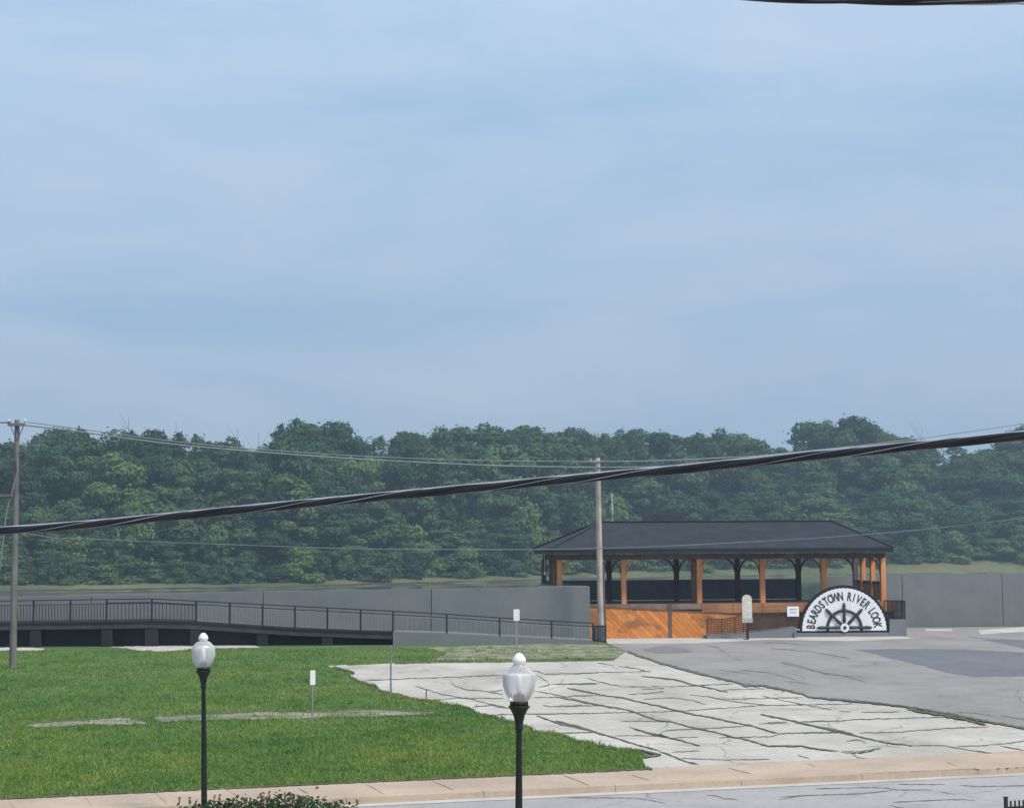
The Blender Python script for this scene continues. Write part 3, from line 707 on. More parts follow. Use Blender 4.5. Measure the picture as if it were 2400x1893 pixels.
TX = [-300,-60,0,60,110,150,240,300,400,460,560,640,680,720,800,880,960,1000,1100,1200,1300,1400,1500,1600,1680,1740,1800,1850,1900,1945,1980,2050,2110,2140,2200,2300,2380,2400,2700]
TY = [1040,1040,1040,1035,1008,1002,1024,1008,1012,1028,1045,1040,984,988,1002,1035,1018,1006,1000,1006,1003,1010,1010,1008,1004,1028,1034,1050,1030,985,974,996,1004,1042,1048,1064,1022,1000,1010]
def sky_y(px): return interp(px, TX, TY)
random.seed(11)
x = -420
while x < 2860:                                       # the wood goes on behind: a further row fills the gaps
    tree('tall', x, sky_y(x) + random.uniform(25, 60), bankD(x) + random.uniform(92, 110), random.uniform(120, 170))
    x += random.uniform(60, 90)
x = -420
while x < 2860:
    tree('tall', x, sky_y(x) + random.uniform(-9, 12), bankD(x) + random.uniform(58, 82), random.choice((random.uniform(70, 110), random.uniform(110, 180))))
    x += random.uniform(28, 48)
x = -420
while x < 2860:
    tree('tall' if random.random() < .4 else 'mid', x, sky_y(x) + random.uniform(28, 75), bankD(x) + random.uniform(42, 56), random.uniform(110, 170))
    x += random.uniform(50, 85)
x = -420
while x < 2860:
    tree('mid', x, sky_y(x) + random.uniform(95, 175), bankD(x) + random.uniform(29, 40), random.uniform(110, 190))
    x += random.uniform(55, 95)
x = -420
while x < 2860:
    f = interp(x, BX, FOOT)
    tree('mid' if random.random() < .55 else 'low', x, f - random.uniform(85, 185), bankD(x) + random.uniform(21, 28), random.uniform(90, 160))
    x += random.uniform(50, 85)
x = -420
while x < 2860:
    f = interp(x, BX, FOOT)
    tree('low', x, f - random.uniform(28, 85), bankD(x) + random.uniform(10, 18), random.uniform(60, 130))
    x += random.uniform(38, 70)
# dead tops that stick out of the wood, and one bleached stem
def snag(px, ytop, ybase, D, w, label, mat):
    a, b = P(px, ybase, D), P(px + random.uniform(-4, 4), ytop, D)
    mb = MB(); pts = [a.lerp(b, t) - a for t in (0, .3, .6, 1)]
    mb.tube(pts, [w, w * .85, w * .6, w * .2], 6)
    for i in range(7):
        p = (b - a) * random.uniform(.45, .92); L = (b - a).length * random.uniform(.08, .2); s = random.choice((-1, 1))
        mb.tube([p, p + Vector((s * L * .6, random.uniform(-.3, .3) * L, L))], [w * .3, w * .08], 4)
    o = mb.build('dead_tree', mat); o.location = a
    tag(o, label, 'dead tree')
for px, yt, lab in ((303, 976, 'bare dead treetop, tallest spike on the skyline at the left of the wood'), (415, 990, 'thin pale dead treetop on the skyline right of the tallest spike'),
                    (558, 1003, 'forked bare treetop in the gap left of the big rounded skyline clump'), (605, 1012, 'slim dead treetop just left of the big rounded skyline clump'), (2162, 1003, 'thin bare treetop standing right of the tallest clump of the wood')):
    snag(px, yt, 1330, bankD(px) + 84, .20, lab, M['bark'])
D_ = bankD(1434) + 20
mb = MB(); a = P(1436, 1240, D_); b = P(1434, 1157, D_)
mb.tube([Vector((0, 0, -6)), (b - a) * .3, (b - a) * .6, b - a], [.42, .38, .34, .18], 8)
o = mb.build('dead_tree', M['bleached']); o.location = a
tag(o, 'bleached white bare stem in the wood just right of the pale pole', 'dead tree')

# ------------------------------------------------------------------ floodwalls
def wall_run(mb, tops, D_of, thick, zb, joints):
    """panels with open joints; tops: (px, py) along the top edge"""
    xs = [t[0] for t in tops]; ys = [t[1] for t in tops]
    js = [xs[0]] + list(joints) + [xs[-1]]
    for a, b in zip(js[:-1], js[1:]):
        A, B = P(a, interp(a, xs, ys), D_of(a)), P(b, interp(b, xs, ys), D_of(b))
        d = (B - A); d.z = 0; d.normalize(); n = Vector((-d.y, d.x, 0))
        A = A + d * .02; B = B - d * .02
        mb.hexa([Vector((A.x, A.y, zb)), Vector((B.x, B.y, zb)), Vector((B.x, B.y, zb)) + n * thick, Vector((A.x, A.y, zb)) + n * thick], [A, B, B + n * thick, A + n * thick], 0)
        q = n * .06                                                    # recessed filler behind the joint
        mb.hexa([Vector((B.x, B.y, zb)) - d * .1 + q, Vector((B.x, B.y, zb)) + d * .1 + q, Vector((B.x, B.y, zb)) + d * .1 + n * thick * .8, Vector((B.x, B.y, zb)) - d * .1 + n * thick * .8],
                [B - d * .1 + q - Vector((0, 0, .03)), B + d * .1 + q - Vector((0, 0, .03)), B + d * .1 + n * thick * .8 - Vector((0, 0, .03)), B - d * .1 + n * thick * .8 - Vector((0, 0, .03))], 1) if b != xs[-1] else None
LW = [(-500, 1412), (0, 1399), (700, 1384), (1260, 1376), (1383, 1374)]
lwD = lambda px: interp(px, [-500, 0, 1383], [97.3, 97.6, 99.2])
mb = MB(); wall_run(mb, LW, lwD, .55, 0, [-250, 214, 617, 1011])
A, B = P(1262, 1375.8, lwD(1262)), P(1383, 1374, lwD(1383))
zt = A.z
B2, A2 = G(1317, 1366, zt + .02), G(1264, 1367.5, zt + .02)
def low(p, z=0): return Vector((p.x, p.y, z))
off = Vector((0, .58, 0))
A_, B_ = A + off, B + off
mb.hexa([low(A_), low(B_), low(B2), low(A2)], [A_, B_, B2, A2], 0)
tag(fixn(mb.build('floodwall', [M['wall'], M['joint']])), 'long grey concrete floodwall behind the railed ramp, ending at the pavilion', 'wall')
RW = [(1936, 1350), (2080, 1346), (2400, 1342), (3000, 1335)]
rwD = lambda px: interp(px, [1936, 2400, 3000], [112.4, 114.2, 116.5])
mb = MB(); wall_run(mb, RW, rwD, .55, 0, [2114, 2348, 2620])
tag(fixn(mb.build('floodwall', [M['wall'], M['joint']])), 'grey concrete floodwall at the right, behind the asphalt lot', 'wall')

# ------------------------------------------------------------------ access ramp and its railing
RD = 95.0
POST_X = [-100, -12, 77.5, 164, 249, 355, 459, 538, 615, 691, 767, 845, 921, 1047, 1171, 1293, 1390]
RT = ([-100, 77, 249, 355, 921, 1047, 1171, 1293, 1390], [1411, 1408, 1405.5, 1404, 1433, 1440, 1448.5, 1456, 1461])
RB = ([-100, 77, 249, 355, 459, 691, 767, 845, 921, 1047, 1171, 1293, 1390], [1461, 1458, 1456, 1454, 1457, 1472, 1475, 1478, 1480, 1483.5, 1490, 1496, 1501])
top_at = lambda px: P(px, interp(px, *RT), RD)
bot_at = lambda px: P(px, interp(px, *RB), RD)
ramp_t = thing('access_ramp', (P(355, 1500, RD).x, RD, 0), 'dark raised access ramp on piers in front of the left floodwall', 'ramp')
ro = Vector(ramp_t.location)
mb = MB()
for a, b in zip(POST_X[:12] + [], POST_X[1:13]):
    A, B = bot_at(a) - ro, bot_at(b) - ro
    dn = Vector((0, 0, -.10)); ba = Vector((0, 2.35, 0))
    mb.hexa([A + dn, B + dn, B + dn + ba, A + dn + ba], [A, B, B + ba, A + ba])
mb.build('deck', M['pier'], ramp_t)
mb = MB()
for a, b in zip(POST_X[:12], POST_X[1:13]):
    A, B = bot_at(a) - ro, bot_at(b) - ro
    f = Vector((0, .05, 0)); d1, d0 = Vector((0, 0, -.102)), Vector((0, 0, -.40))
    mb.hexa([A + d0 + f, B + d0 + f, B + d0 + f * 4, A + d0 + f * 4], [A + d1 + f, B + d1 + f, B + d1 + f * 4, A + d1 + f * 4])
mb.build('edge_beam', M['ramp_dark'], ramp_t)
for px in (82, 249, 354, 458, 614, 766):
    A = bot_at(px) - ro; w = .30 if px != 354 else .36
    mb = MB(); z1 = A.z - .402
    mb.box(A.x - w, A.x + w, .08, .5, 0, z1)
    bevel(mb.build('pier', M['pier'], ramp_t), .02)
mb = MB()                                            # added dark sheet for the shade under the deck, behind the piers
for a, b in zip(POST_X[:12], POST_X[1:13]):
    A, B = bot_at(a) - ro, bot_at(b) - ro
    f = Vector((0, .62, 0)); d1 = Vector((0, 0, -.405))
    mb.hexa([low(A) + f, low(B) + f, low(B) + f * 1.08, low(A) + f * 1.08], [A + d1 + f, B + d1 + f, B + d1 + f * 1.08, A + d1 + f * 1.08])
mb.build('under_ramp_shade', M['under_ramp_shade'], ramp_t)
mb = MB()                                            # solid low wall under the lower end
for a, b in zip(POST_X[12:-1], POST_X[13:]):
    A, B = bot_at(a) - ro, bot_at(b) - ro
    A.z -= .004; B.z -= .004
    mb.hexa([low(A), low(B), low(B) + Vector((0, 2.2, 0)), low(A) + Vector((0, 2.2, 0))], [A, B, B + Vector((0, 2.2, 0)), A + Vector((0, 2.2, 0))])
mb.build('base_wall', M['wall'], ramp_t)
rail = thing('ramp_railing', tuple(ro), 'dark metal railing with slim pickets along the raised access ramp', 'railing')
UP = Vector((0, 0, 1))
for px in POST_X:
    A, B = bot_at(px) - ro, top_at(px) - ro
    mb = MB(); mb.box(A.x - .045, A.x + .045, .0, .09, A.z + .002, B.z)
    mb.build('post', M['rail'], rail)
mb = MB()
for a, b in zip(POST_X[:-1], POST_X[1:]):
    o = Vector((0, .045, .03)); mb.bar(top_at(a) - ro + o, top_at(b) - ro + o, .08, .055)
mb.build('top_rail', M['rail'], rail)
mb = MB()                                            # handrail on the inside, a little lower
for a, b in zip(POST_X[4:-1], POST_X[5:]):
    o = Vector((0, .2, -.17)); mb.bar(top_at(a) - ro + o, top_at(b) - ro + o, .05, .05)
mb.build('handrail', M['ramp_dark'], rail)
for i, (a, b) in enumerate(zip(POST_X[:-1], POST_X[1:])):
    mb = MB(); A0, B0, A1, B1 = bot_at(a) - ro, bot_at(b) - ro, top_at(a) - ro, top_at(b) - ro
    o = Vector((0, .045, 0))
    dx = Vector((.046, 0, 0))
    for w_, q in ((.035, .09), (.035, None)):
        if q is not None: mb.bar(A0 + o + dx + UP * q, B0 + o - dx + UP * q, w_, w_)
        else: mb.bar(A1 + o + dx - UP * .21, B1 + o - dx - UP * .21, w_, w_)
    n = 12 if i < 6 else 11
    pw = .032 if i < 6 else .016
    for k in range(1, n):
        t = k / n
        mb.bar(A0.lerp(B0, t) + o + UP * .09, A1.lerp(B1, t) + o - UP * .21, pw, pw, 0, Vector((0, 1, 0)))
    mb.build('picket_panel', M['rail'] if i < 6 else M['steel'], rail)
# dark mesh gate panel at the foot of the ramp
Dg = 96.2
gt = thing('railing_panel', low(P(1407, 1500, Dg)), 'dark mesh railing panel at the foot of the ramp below the pale pole', 'railing')
go = Vector(gt.location)
a0, a1, b0, b1 = P(1393, 1503, 95.6) - go, P(1393, 1466, 95.6) - go, P(1420, 1507, 94.6) - go, P(1420, 1466, 94.6) - go
fr = MB()
for p, q in ((a0, a1), (b0, b1), (a1, b1), (a0 + UP * .08, b0 + UP * .08)): fr.bar(p, q, .05, .05, 0, Vector((.3, 1, .1)))
fr.build('frame', M['rail'], gt)
pn = MB()
for k in range(1, 14): pn.bar(a0.lerp(b0, k / 14) + UP * .08, a1.lerp(b1, k / 14), .038, .022, 0, Vector((0, 1, 0)))
for k in range(1, 16): pn.bar(a0.lerp(a1, k / 16), b0.lerp(b1, k / 16), .020, .020)
pn.build('mesh', M['mesh'], gt)

# ------------------------------------------------------------------ pavilion
PV_ANG = R(5.5)
PO = low(P(1312, 1490, 101.8))
pav = thing('pavilion', PO, 'open timber pavilion with dark hip roof and arched braces on a raised wooden deck', 'pavilion', rz=PV_ANG)
PX, PN = Vector((math.cos(PV_ANG), math.sin(PV_ANG), 0)), Vector((-math.sin(PV_ANG), math.cos(PV_ANG), 0))
def front_x(px, n=0.0):                               # distance along the front at which a photo column is met, n metres behind the front row
    d = ray(px, 1400); o = PO + PN * n
    # solve t*d.xy = o + s*PX
    det = d.x * (-PX.y) - (-PX.x) * d.y
    t = (o.x * (-PX.y) - (-PX.x) * o.y) / det
    s_ = ((Vector((d.x * t, d.y * t, 0)) - o).dot(PX))
    return s_
def front_z(py, px, n=0.0):
    s_ = front_x(px, n); w = PO + PN * n + PX * s_
    return P(px, py, w.y).z
DECKZ = front_z(1414, 1600); EAVEZ = front_z(1296, 1650)
NEAR = [front_x(p) for p in (1312, 1462, 1639, 1787, 1931, 2070)]
ND = 6.0
FAR = [front_x(p, ND) for p in (1275, 1428, 1586, 1729, 1872, 2006)]
BEAMZ = EAVEZ - .05
def timber(name, x, y, z0, z1, w, mat):
    mb = MB(); mb.box(x - w / 2, x + w / 2, y - w / 2, y + w / 2, z0, z1)
    return bevel(mb.build(name, mat, pav), .015)
POSTTOP = BEAMZ - .30
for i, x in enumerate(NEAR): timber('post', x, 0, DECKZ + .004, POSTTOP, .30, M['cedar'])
timber('post', front_x(1626, .6), .6, DECKZ + .004, POSTTOP, .27, M['cedar_old_shaded'])
for i, x in enumerate(FAR): timber('post', x, ND, DECKZ + .004, POSTTOP, .30, M['cedar_dark'])  # far row: its shade is put into a darker timber colour
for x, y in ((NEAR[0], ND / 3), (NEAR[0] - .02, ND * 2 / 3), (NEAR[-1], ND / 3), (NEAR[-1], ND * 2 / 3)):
    timber('post', x, y, DECKZ + .004, POSTTOP, .28, M['cedar_old_shaded'] if x < 1 else M['cedar'])
def brace(x, y, sgn, mat, L=.78, along='x'):
    """quarter-arch knee brace from a post up to the beam"""
    pts = []
    for k in range(9):
        a = (math.pi / 2) * k / 8
        u = L * (1 - math.cos(a)); v = L * 1.1 * math.sin(a)
        pts.append((u, v))
    mb = MB(); z0 = POSTTOP - L * 1.1
    for (u0, v0), (u1, v1) in zip(pts[:-1], pts[1:]):
        if along == 'x': A, B, up = (x + sgn * (.15 + u0), y, z0 + v0), (x + sgn * (.15 + u1), y, z0 + v1), Vector((0, 1, 0))
        else: A, B, up = (x, y + sgn * (.15 + u0), z0 + v0), (x, y + sgn * (.15 + u1), z0 + v1), Vector((1, 0, 0))
        mb.bar(A, B, .10, .10, 0, up)
    return mb.build('brace', mat, pav)
for i, x in enumerate(NEAR):
    if i < 5: brace(x, 0, 1, M['cedar'])
    if i > 0: brace(x, 0, -1, M['cedar_old_shaded'])  # left braces browner than the lit right ones: shade put into colour
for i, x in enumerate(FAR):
    if i < 5: brace(x, ND, 1, M['cedar_dark'])  # far braces carry the same painted shade as their posts
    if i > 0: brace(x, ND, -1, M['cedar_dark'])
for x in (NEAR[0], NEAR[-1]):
    for y in (0, ND / 3, ND * 2 / 3): brace(x, y, 1, M['cedar_old_shaded'], .6, 'y')
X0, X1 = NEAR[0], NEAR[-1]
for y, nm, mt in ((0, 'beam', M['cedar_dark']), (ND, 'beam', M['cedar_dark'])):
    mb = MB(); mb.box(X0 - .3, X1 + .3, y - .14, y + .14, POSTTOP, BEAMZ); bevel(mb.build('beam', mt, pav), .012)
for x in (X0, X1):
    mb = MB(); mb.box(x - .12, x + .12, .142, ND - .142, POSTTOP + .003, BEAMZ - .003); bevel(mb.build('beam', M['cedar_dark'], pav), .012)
# roof
OH = 1.45
ex0, ex1, ey0, ey1 = X0 - OH * .52, X1 + OH * .18, -OH, ND + OH
RZ = EAVEZ + .30
rx0, rx1 = front_x(1408, ND / 2), front_x(1955, ND / 2)
ridge_z = front_z(1222, 1650, ND / 2)
ym = (ey0 + ey1) / 2
rf = MB()
t = .10
rt = [(ex0, ey0, RZ), (ex1, ey0, RZ), (ex1, ey1, RZ), (ex0, ey1, RZ), (rx0, ym, ridge_z), (rx1, ym, ridge_z)]
rb = [(x, y, z - t) for x, y, z in rt]
F = [(0, 1, 5, 4), (1, 2, 5), (2, 3, 4, 5), (3, 0, 4)]
rf.add(rt + rb, F + [tuple(i + 6 for i in reversed(f)) for f in F] + [(0, 6, 7, 1), (1, 7, 8, 2), (2, 8, 9, 3), (3, 9, 6, 0)])
roof = rf.build('roof', M['roof'], pav)
# shingle courses: slim raised edges on the slope facing the lot are left to the material; ridge and hip caps are real
cap = MB()
for a, b in ((4, 5), (0, 4), (3, 4), (1, 5), (2, 5)):
    cap.bar(Vector(rt[a]) + UP * .02, Vector(rt[b]) + UP * .02, .26, .05)
cap.build('ridge_cap', M['roof'], roof)
fa = MB()
fa.box(ex0 + .02, ex1 - .02, ey0 + .02, ey0 + .07, EAVEZ, RZ - t - .003); fa.box(ex0 + .02, ex1 - .02, ey1 - .07, ey1 - .02, EAVEZ, RZ - t - .003)
fa.box(ex0 + .02, ex0 + .07, ey0 + .073, ey1 - .073, EAVEZ, RZ - t - .003); fa.box(ex1 - .07, ex1 - .02, ey0 + .073, ey1 - .073, EAVEZ, RZ - t - .003)
fa.build('fascia', M['fascia'], pav)
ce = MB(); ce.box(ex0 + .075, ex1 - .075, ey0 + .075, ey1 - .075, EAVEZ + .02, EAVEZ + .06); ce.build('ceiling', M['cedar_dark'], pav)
# platform
dk = MB(); dk.box(X0 - .6, X1 + .6, -.5, ND + .5, DECKZ - .14, DECKZ); dk.build('deck', M['cedar_old_shaded'], pav)
RIMB = front_z(1427, 1600) - .0
xs_ = [X0 - .6, front_x(1472), front_x(1560), front_x(1640), front_x(1713), front_x(1781), front_x(1880), X1 + .6]
for i, (a, b) in enumerate(zip(xs_[:-1], xs_[1:])):
    mb = MB(); mb.box(a + .012, b - .012, -.56, -.503, RIMB - (.0 if i < 3 else .22), DECKZ + .02)
    bevel(mb.build('rim_board', M['rim_grey'] if i < 3 else M['rim'], pav), .01)
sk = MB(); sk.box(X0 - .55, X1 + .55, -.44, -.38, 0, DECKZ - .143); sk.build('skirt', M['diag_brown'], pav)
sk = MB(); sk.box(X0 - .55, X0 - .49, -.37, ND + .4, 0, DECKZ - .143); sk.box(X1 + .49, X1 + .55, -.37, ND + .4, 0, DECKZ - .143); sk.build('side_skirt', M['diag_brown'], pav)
# guard panels behind the far posts (dark fine mesh in a frame)
gz1 = front_z(1357.5, 1650, ND)
for a, b in zip(FAR[:-1], FAR[1:]):
    fr = MB(); a_, b_ = a + .155, b - .155
    if b == FAR[-1]: continue
    fr.box(a_, b_, ND - .03, ND + .03, gz1 - .06, gz1); fr.box(a_, b_, ND - .03, ND + .03, DECKZ + .08, DECKZ + .14)
    g_ = fr.build('guard_rail', M['rail'], pav)
    pn = MB()
    pn.box(a_, b_, ND - .012, ND + .012, DECKZ + .143, gz1 - .063)
    pn.build('panel', M['mesh'], g_)
# railing at the right end of the deck
er_ = MB(); hx = X1; zt_ = front_z(1360, 2030, 3)
er_.box(hx - .05, hx + .05, .152, ND - .152, zt_ - .09, zt_); er_.box(hx - .03, hx + .03, .152, ND - .152, DECKZ + .1, DECKZ + .16)
eg = er_.build('guard_rail', M['cedar_dark'], pav)
pn = MB()
for k in range(1, 34): pn.box(hx - .018, hx + .018, .15 + k * (ND - .3) / 34 - .03, .15 + k * (ND - .3) / 34 + .03, DECKZ + .163, zt_ - .093)
pn.build('panel', M['brownrail'], eg)
# hanging lamp cord at the left end
mb = MB(); x_ = front_x(1277, ND * .6); mb.tube([(x_, ND * .6, EAVEZ), (x_ + .02, ND * .6, EAVEZ - 1.1)], .02, 6); hc = mb.build('cord', M['white'], pav)
mb = MB(); mb.box(x_ - .05, x_ + .09, ND * .6 - .05, ND * .6 + .05, EAVEZ - 1.28, EAVEZ - 1.1); mb.build('socket', M['white'], hc)
# walkway along the front with diagonal-board side wall (two bays), sloping down to the right
SN = -1.7
def FP(px, py, n):                                    # pavilion-local point of a photo point on the plane n metres behind the front row
    s_ = front_x(px, n); return Vector((s_, n, front_z(py, px, n)))
def side_wall(px0, px1, y0t, y1t, mat):
    A, B = FP(px0, y0t, SN), FP(px1, y1t, SN)
    mb = MB(); b = Vector((0, .09, 0)); lo = lambda p: Vector((p.x, p.y, .02))
    mb.hexa([lo(A), lo(B), lo(B) + b, lo(A) + b], [A, B, B + b, A + b])
    o = mb.build('board_wall', mat, pav)
    cp = MB(); d = Vector((0, .045, .03)); cp.bar(A + d, B + d, .16, .06); cp.build('cap_rail', M['cedar_dark'], o)
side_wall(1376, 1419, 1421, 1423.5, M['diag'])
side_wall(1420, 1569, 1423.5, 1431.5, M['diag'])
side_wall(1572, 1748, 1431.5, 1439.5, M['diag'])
bt = MB(); A = FP(1570.5, 1430, SN - .03); bt.box(A.x - .09, A.x + .09, A.y - .02, A.y + .10, .02, A.z + .42); bt.build('newel_post', M['cedar_dark'], pav)
wk = MB(); A, B = FP(1376, 1427, SN + .1), FP(1748, 1446, SN + .1); b = Vector((0, 1.1, 0)); dn = Vector((0, 0, -.1))
wk.hexa([A + dn, B + dn, B + dn + b, A + dn + b], [A, B, B + b, A + b]); wk.build('walkway', M['cedar_old_shaded'], pav)

# lower concrete ramp with brown mesh rail in front of the pavilion
LN = -3.0
def WP(px, py, n): 
    q = FP(px, py, n); return PO + PX * q.x + PN * q.y + UP * q.z
lr = thing('concrete_ramp', low(WP(1660, 1490, LN)), 'low grey concrete ramp rising rightwards to the half-round sign, below the brown railing', 'ramp')
lo_ = Vector(lr.location)
A, B, C_ = WP(1656, 1489, LN) - lo_, WP(1760, 1482, LN) - lo_, WP(1866, 1469.5, LN) - lo_
mb = MB(); dz = PN * 1.15
for p, q in ((A, B), (B, C_)):
    if p.z < .03: p.z = .03
    mb.hexa([low(p), low(q), low(q) + dz, low(p) + dz], [p, q, q + dz, p + dz])
mb.build('slab', M['wall'], lr)
mb = MB(); q = WP(1862, 1489, LN - .1) - lo_
mb.tube([low(q, 0), low(q, .42)], .05, 8); mb.tube([low(q, .42), low(q, .5) + Vector((.12, 0, .0)), low(q, .46) + Vector((.26, 0, 0))], .05, 8)
mb.build('pipe_end', M['steel'], lr)
br = thing('mesh_railing', tuple(lo_), 'brown mesh railing on the low concrete ramp in front of the pavilion', 'railing')
bx = [1656, 1690, 1722, 1741, 1778, 1820, 1862]
bty = lambda px: interp(px, [1656, 1673, 1722, 1741, 1862], [1449, 1453, 1446, 1438, 1434])
bby = lambda px: interp(px, [1656, 1760, 1862], [1487, 1480, 1468])
for px in bx:
    mb = MB(); p, q = WP(px, bby(px), LN + .06) - lo_, WP(px, bty(px), LN + .06) - lo_
    mb.bar(p, low(p, q.z), .07, .07, 0, Vector((0, 1, 0))); mb.build('post', M['brownrail'], br)
for a, b in zip(bx[:-1], bx[1:]):
    a0, b0, a1, b1 = [WP(p, y, LN + .06) - lo_ for p, y in ((a, bby(a) - 2), (b, bby(b) - 2), (a, bty(a)), (b, bty(b)))]
    mb = MB(); mb.bar(a1, b1, .07, .06); mb.bar(a0, b0, .05, .04)
    n = max(4, int((b1 - a1).length / .09))
    for k in range(1, n): mb.bar(a0.lerp(b0, k / n), a1.lerp(b1, k / n), .035, .03, 0, Vector((0, 1, 0)))
    for k in range(1, 8): mb.bar(a0.lerp(a1, k / 8), b0.lerp(b1, k / 8), .03, .03)
    mb.build('mesh_panel', M['brownrail'], br)

# ------------------------------------------------------------------ half-round sign
SD = 101.2
pl = MB(); a, b = P(1866, 1491, SD), P(2123, 1489, SD)
so = low(P(1979, 1485, SD))
plh = P(1979, 1482, SD).z
plinth = thing('sign_plinth', so, 'low grey concrete plinth with raised end block carrying the half-round sign', 'plinth')
pl.box(P(1866, 1490, SD).x - so.x, P(2084, 1490, SD).x - so.x, -.12, .9, 0, plh)
bevel(pl.build('base', M['wall'], plinth), .02)
bk = MB(); bk.box(P(2084.5, 1490, SD).x - so.x, P(2124, 1490, SD).x - so.x, -.12, 1.6, 0, P(2100, 1451, SD).z); bevel(bk.build('end_block', M['wall'], plinth), .02)
sr_ = thing('guard_cage', Vector((P(2098, 1451, SD).x, SD, P(2100, 1451, SD).z)), 'small black mesh guard rail on the concrete block right of the sign', 'railing')
s0 = Vector(sr_.location)
a0, b0, a1, b1 = [P(x_, y_, SD) - s0 for x_, y_ in ((2084.5, 1450), (2121, 1450), (2076, 1408), (2121, 1408))]
a0.x = a1.x = P(2080, 1420, SD).x - s0.x; a0.z = b0.z = 0
fr = MB()
for k in (0, 1):
    d = Vector((0, .9 * k, 0))
    for p, q in ((a0, a1), (b0, b1), (a1, b1), (a0.lerp(b0, .5), a1.lerp(b1, .5)), (a0 + UP * .06, b0 + UP * .06)): fr.bar(p + d, q + d, .055, .055, 0, Vector((.2, 1, .1)))
fr.bar(a1, a1 + Vector((0, .9, 0)), .055, .055); fr.bar(b1, b1 + Vector((0, .9, 0)), .055, .055)
fr.build('frame', M['iron'], sr_)
pn = MB()
for k in range(1, 18): pn.bar(a0.lerp(b0, k / 18), a1.lerp(b1, k / 18), .03, .02, 0, Vector((0, 1, 0)))
for k in range(1, 16): pn.bar(a0.lerp(a1, k / 16), b0.lerp(b1, k / 16), .02, .03)
pn.build('mesh', M['iron'], sr_)

sign = thing('half_round_sign', (so.x, SD, plh), 'white half-round sign with black rim, arched lettering and half a ship wheel', 'sign', rz=R(1.5))
m_px = SD / FPX                                       # metres per photo pixel at the sign
RO_x, RO_z = 105.5 * m_px, (1481 - 1372) * m_px
RWx, RWz = 98.5 * m_px, (1480 - 1378) * m_px
def half(rx, rz, n=72, z0=0.0, scal=0.0, ns=30):
    pts = []
    for k in range(n * 2 + 1):
        a = math.pi * k / (n * 2)
        q = 1 + scal * math.cos(a * ns * 2)
        pts.append((rx * q * math.cos(a), z0 + rz * q * math.sin(a)))
    return pts
mb = MB(); mb.prism(half(RO_x, RO_z, z0=.02) , -.02, .26); fixn(mb.build('rim', M['black'], sign))
mb = MB(); mb.prism(half(RWx, RWz - .10, z0=.12, scal=.006, ns=32), -.05, -.015); fixn(mb.build('face', M['white'], sign))
CZ = .30                                              # wheel centre above the base
YF = -.052
def letter_mesh(ch):
    cu = bpy.data.curves.new('glyph', 'FONT'); cu.body = ch; cu.size = 1.0; cu.align_x = 'CENTER'; cu.extrude = .0; cu.resolution_u = 4; cu.offset = 0.034
    ob = bpy.data.objects.new('glyph', cu); COL.objects.link(ob)
    dg = bpy.context.evaluated_depsgraph_get(); dg.update()
    me = bpy.data.meshes.new_from_object(ob.evaluated_get(dg))
    V = [tuple(v.co) for v in me.vertices]; Fc = [tuple(p.vertices) for p in me.polygons]
    bpy.data.objects.remove(ob); bpy.data.curves.remove(cu); bpy.data.meshes.remove(me)
    return V, Fc
lt = MB()
def put_word(word, a0, a1):
    for i, ch in enumerate(word):
        a = R(lerp(a0, a1, i / (len(word) - 1)))
        V, Fc = letter_mesh(ch)
        h = .40 if True else 0
        zc = .35                                       # glyph centre height (cap height about .7)
        rx, rz = RWx * .80, (RWz) * .79
        cx, cz = rx * math.cos(a), CZ - .08 + (rz - .12) * math.sin(a)
        th = a - math.pi / 2
        co, si = math.cos(th), math.sin(th)
        S = .68
        vs = []
        for x_, y_, z_ in V:
            u, v = x_ * S * .62, (y_ - zc) * S
            vs.append((cx + u * co - v * si, YF, cz + u * si + v * co))
        lt.add(vs, [tuple(reversed(f)) for f in Fc])
put_word('BEARDSTOWN', 176, 95.5)
put_word('RIVER', 80.5, 47)
put_word('LOOK', 33.5, 6.5)
n0 = len(lt.v)
lo2 = link('lettering', None, sign) if False else None
o = lt.build('lettering', M['lettering'], sign)
sol = o.modifiers.new('solid', 'SOLIDIFY'); sol.thickness = .02; sol.offset = 0
wh = thing('wheel_tmp', (0, 0, 0), None, None); bpy.data.objects.remove(wh)
wheel = MB()
wr = .99
pts = [(wr * math.cos(R(a)), YF - .03, CZ + wr * 1.0 * math.sin(R(a))) for a in range(0, 181, 6)]
wheel.tube(pts, .088, 8)
wo_ = wheel.build('ship_wheel', M['ink'], sign, smooth=True)
sp = MB()
for a, L in ((0, 1.63), (45, 1.55), (90, 1.46), (135, 1.55), (180, 1.63)):
    d = Vector((math.cos(R(a)), 0, math.sin(R(a)))); c = Vector((0, YF - .04, CZ))
    prof = [(.22, .05), (.45, .085), (.62, .07), (.85, .055), (.93, .10), (1.07, .10), (1.14, .065), (1.3, .085), (L - .12, .07), (L, .03)]
    sp.tube([c + d * r for r, _ in prof], [w * 1.22 for _, w in prof], 8)
sp.build('spoke', M['ink'], wo_, smooth=True)
hub = MB()
hub.tube([(0, YF - .005, CZ), (0, YF - .13, CZ)], .25, 24); hb = hub.build('hub', M['white'], wo_)
h2 = MB(); h2.tube([(0, YF - .131, CZ), (0, YF - .16, CZ)], .10, 18); h2.build('hub_cap', M['ink'], hb)
for x_ in (-1.0, 1.0):
    mb = MB(); mb.box(x_ - .08, x_ + .08, YF - .06, YF + .004, .125, .215); bevel(mb.build('bracket', M['black'], sign), .01)

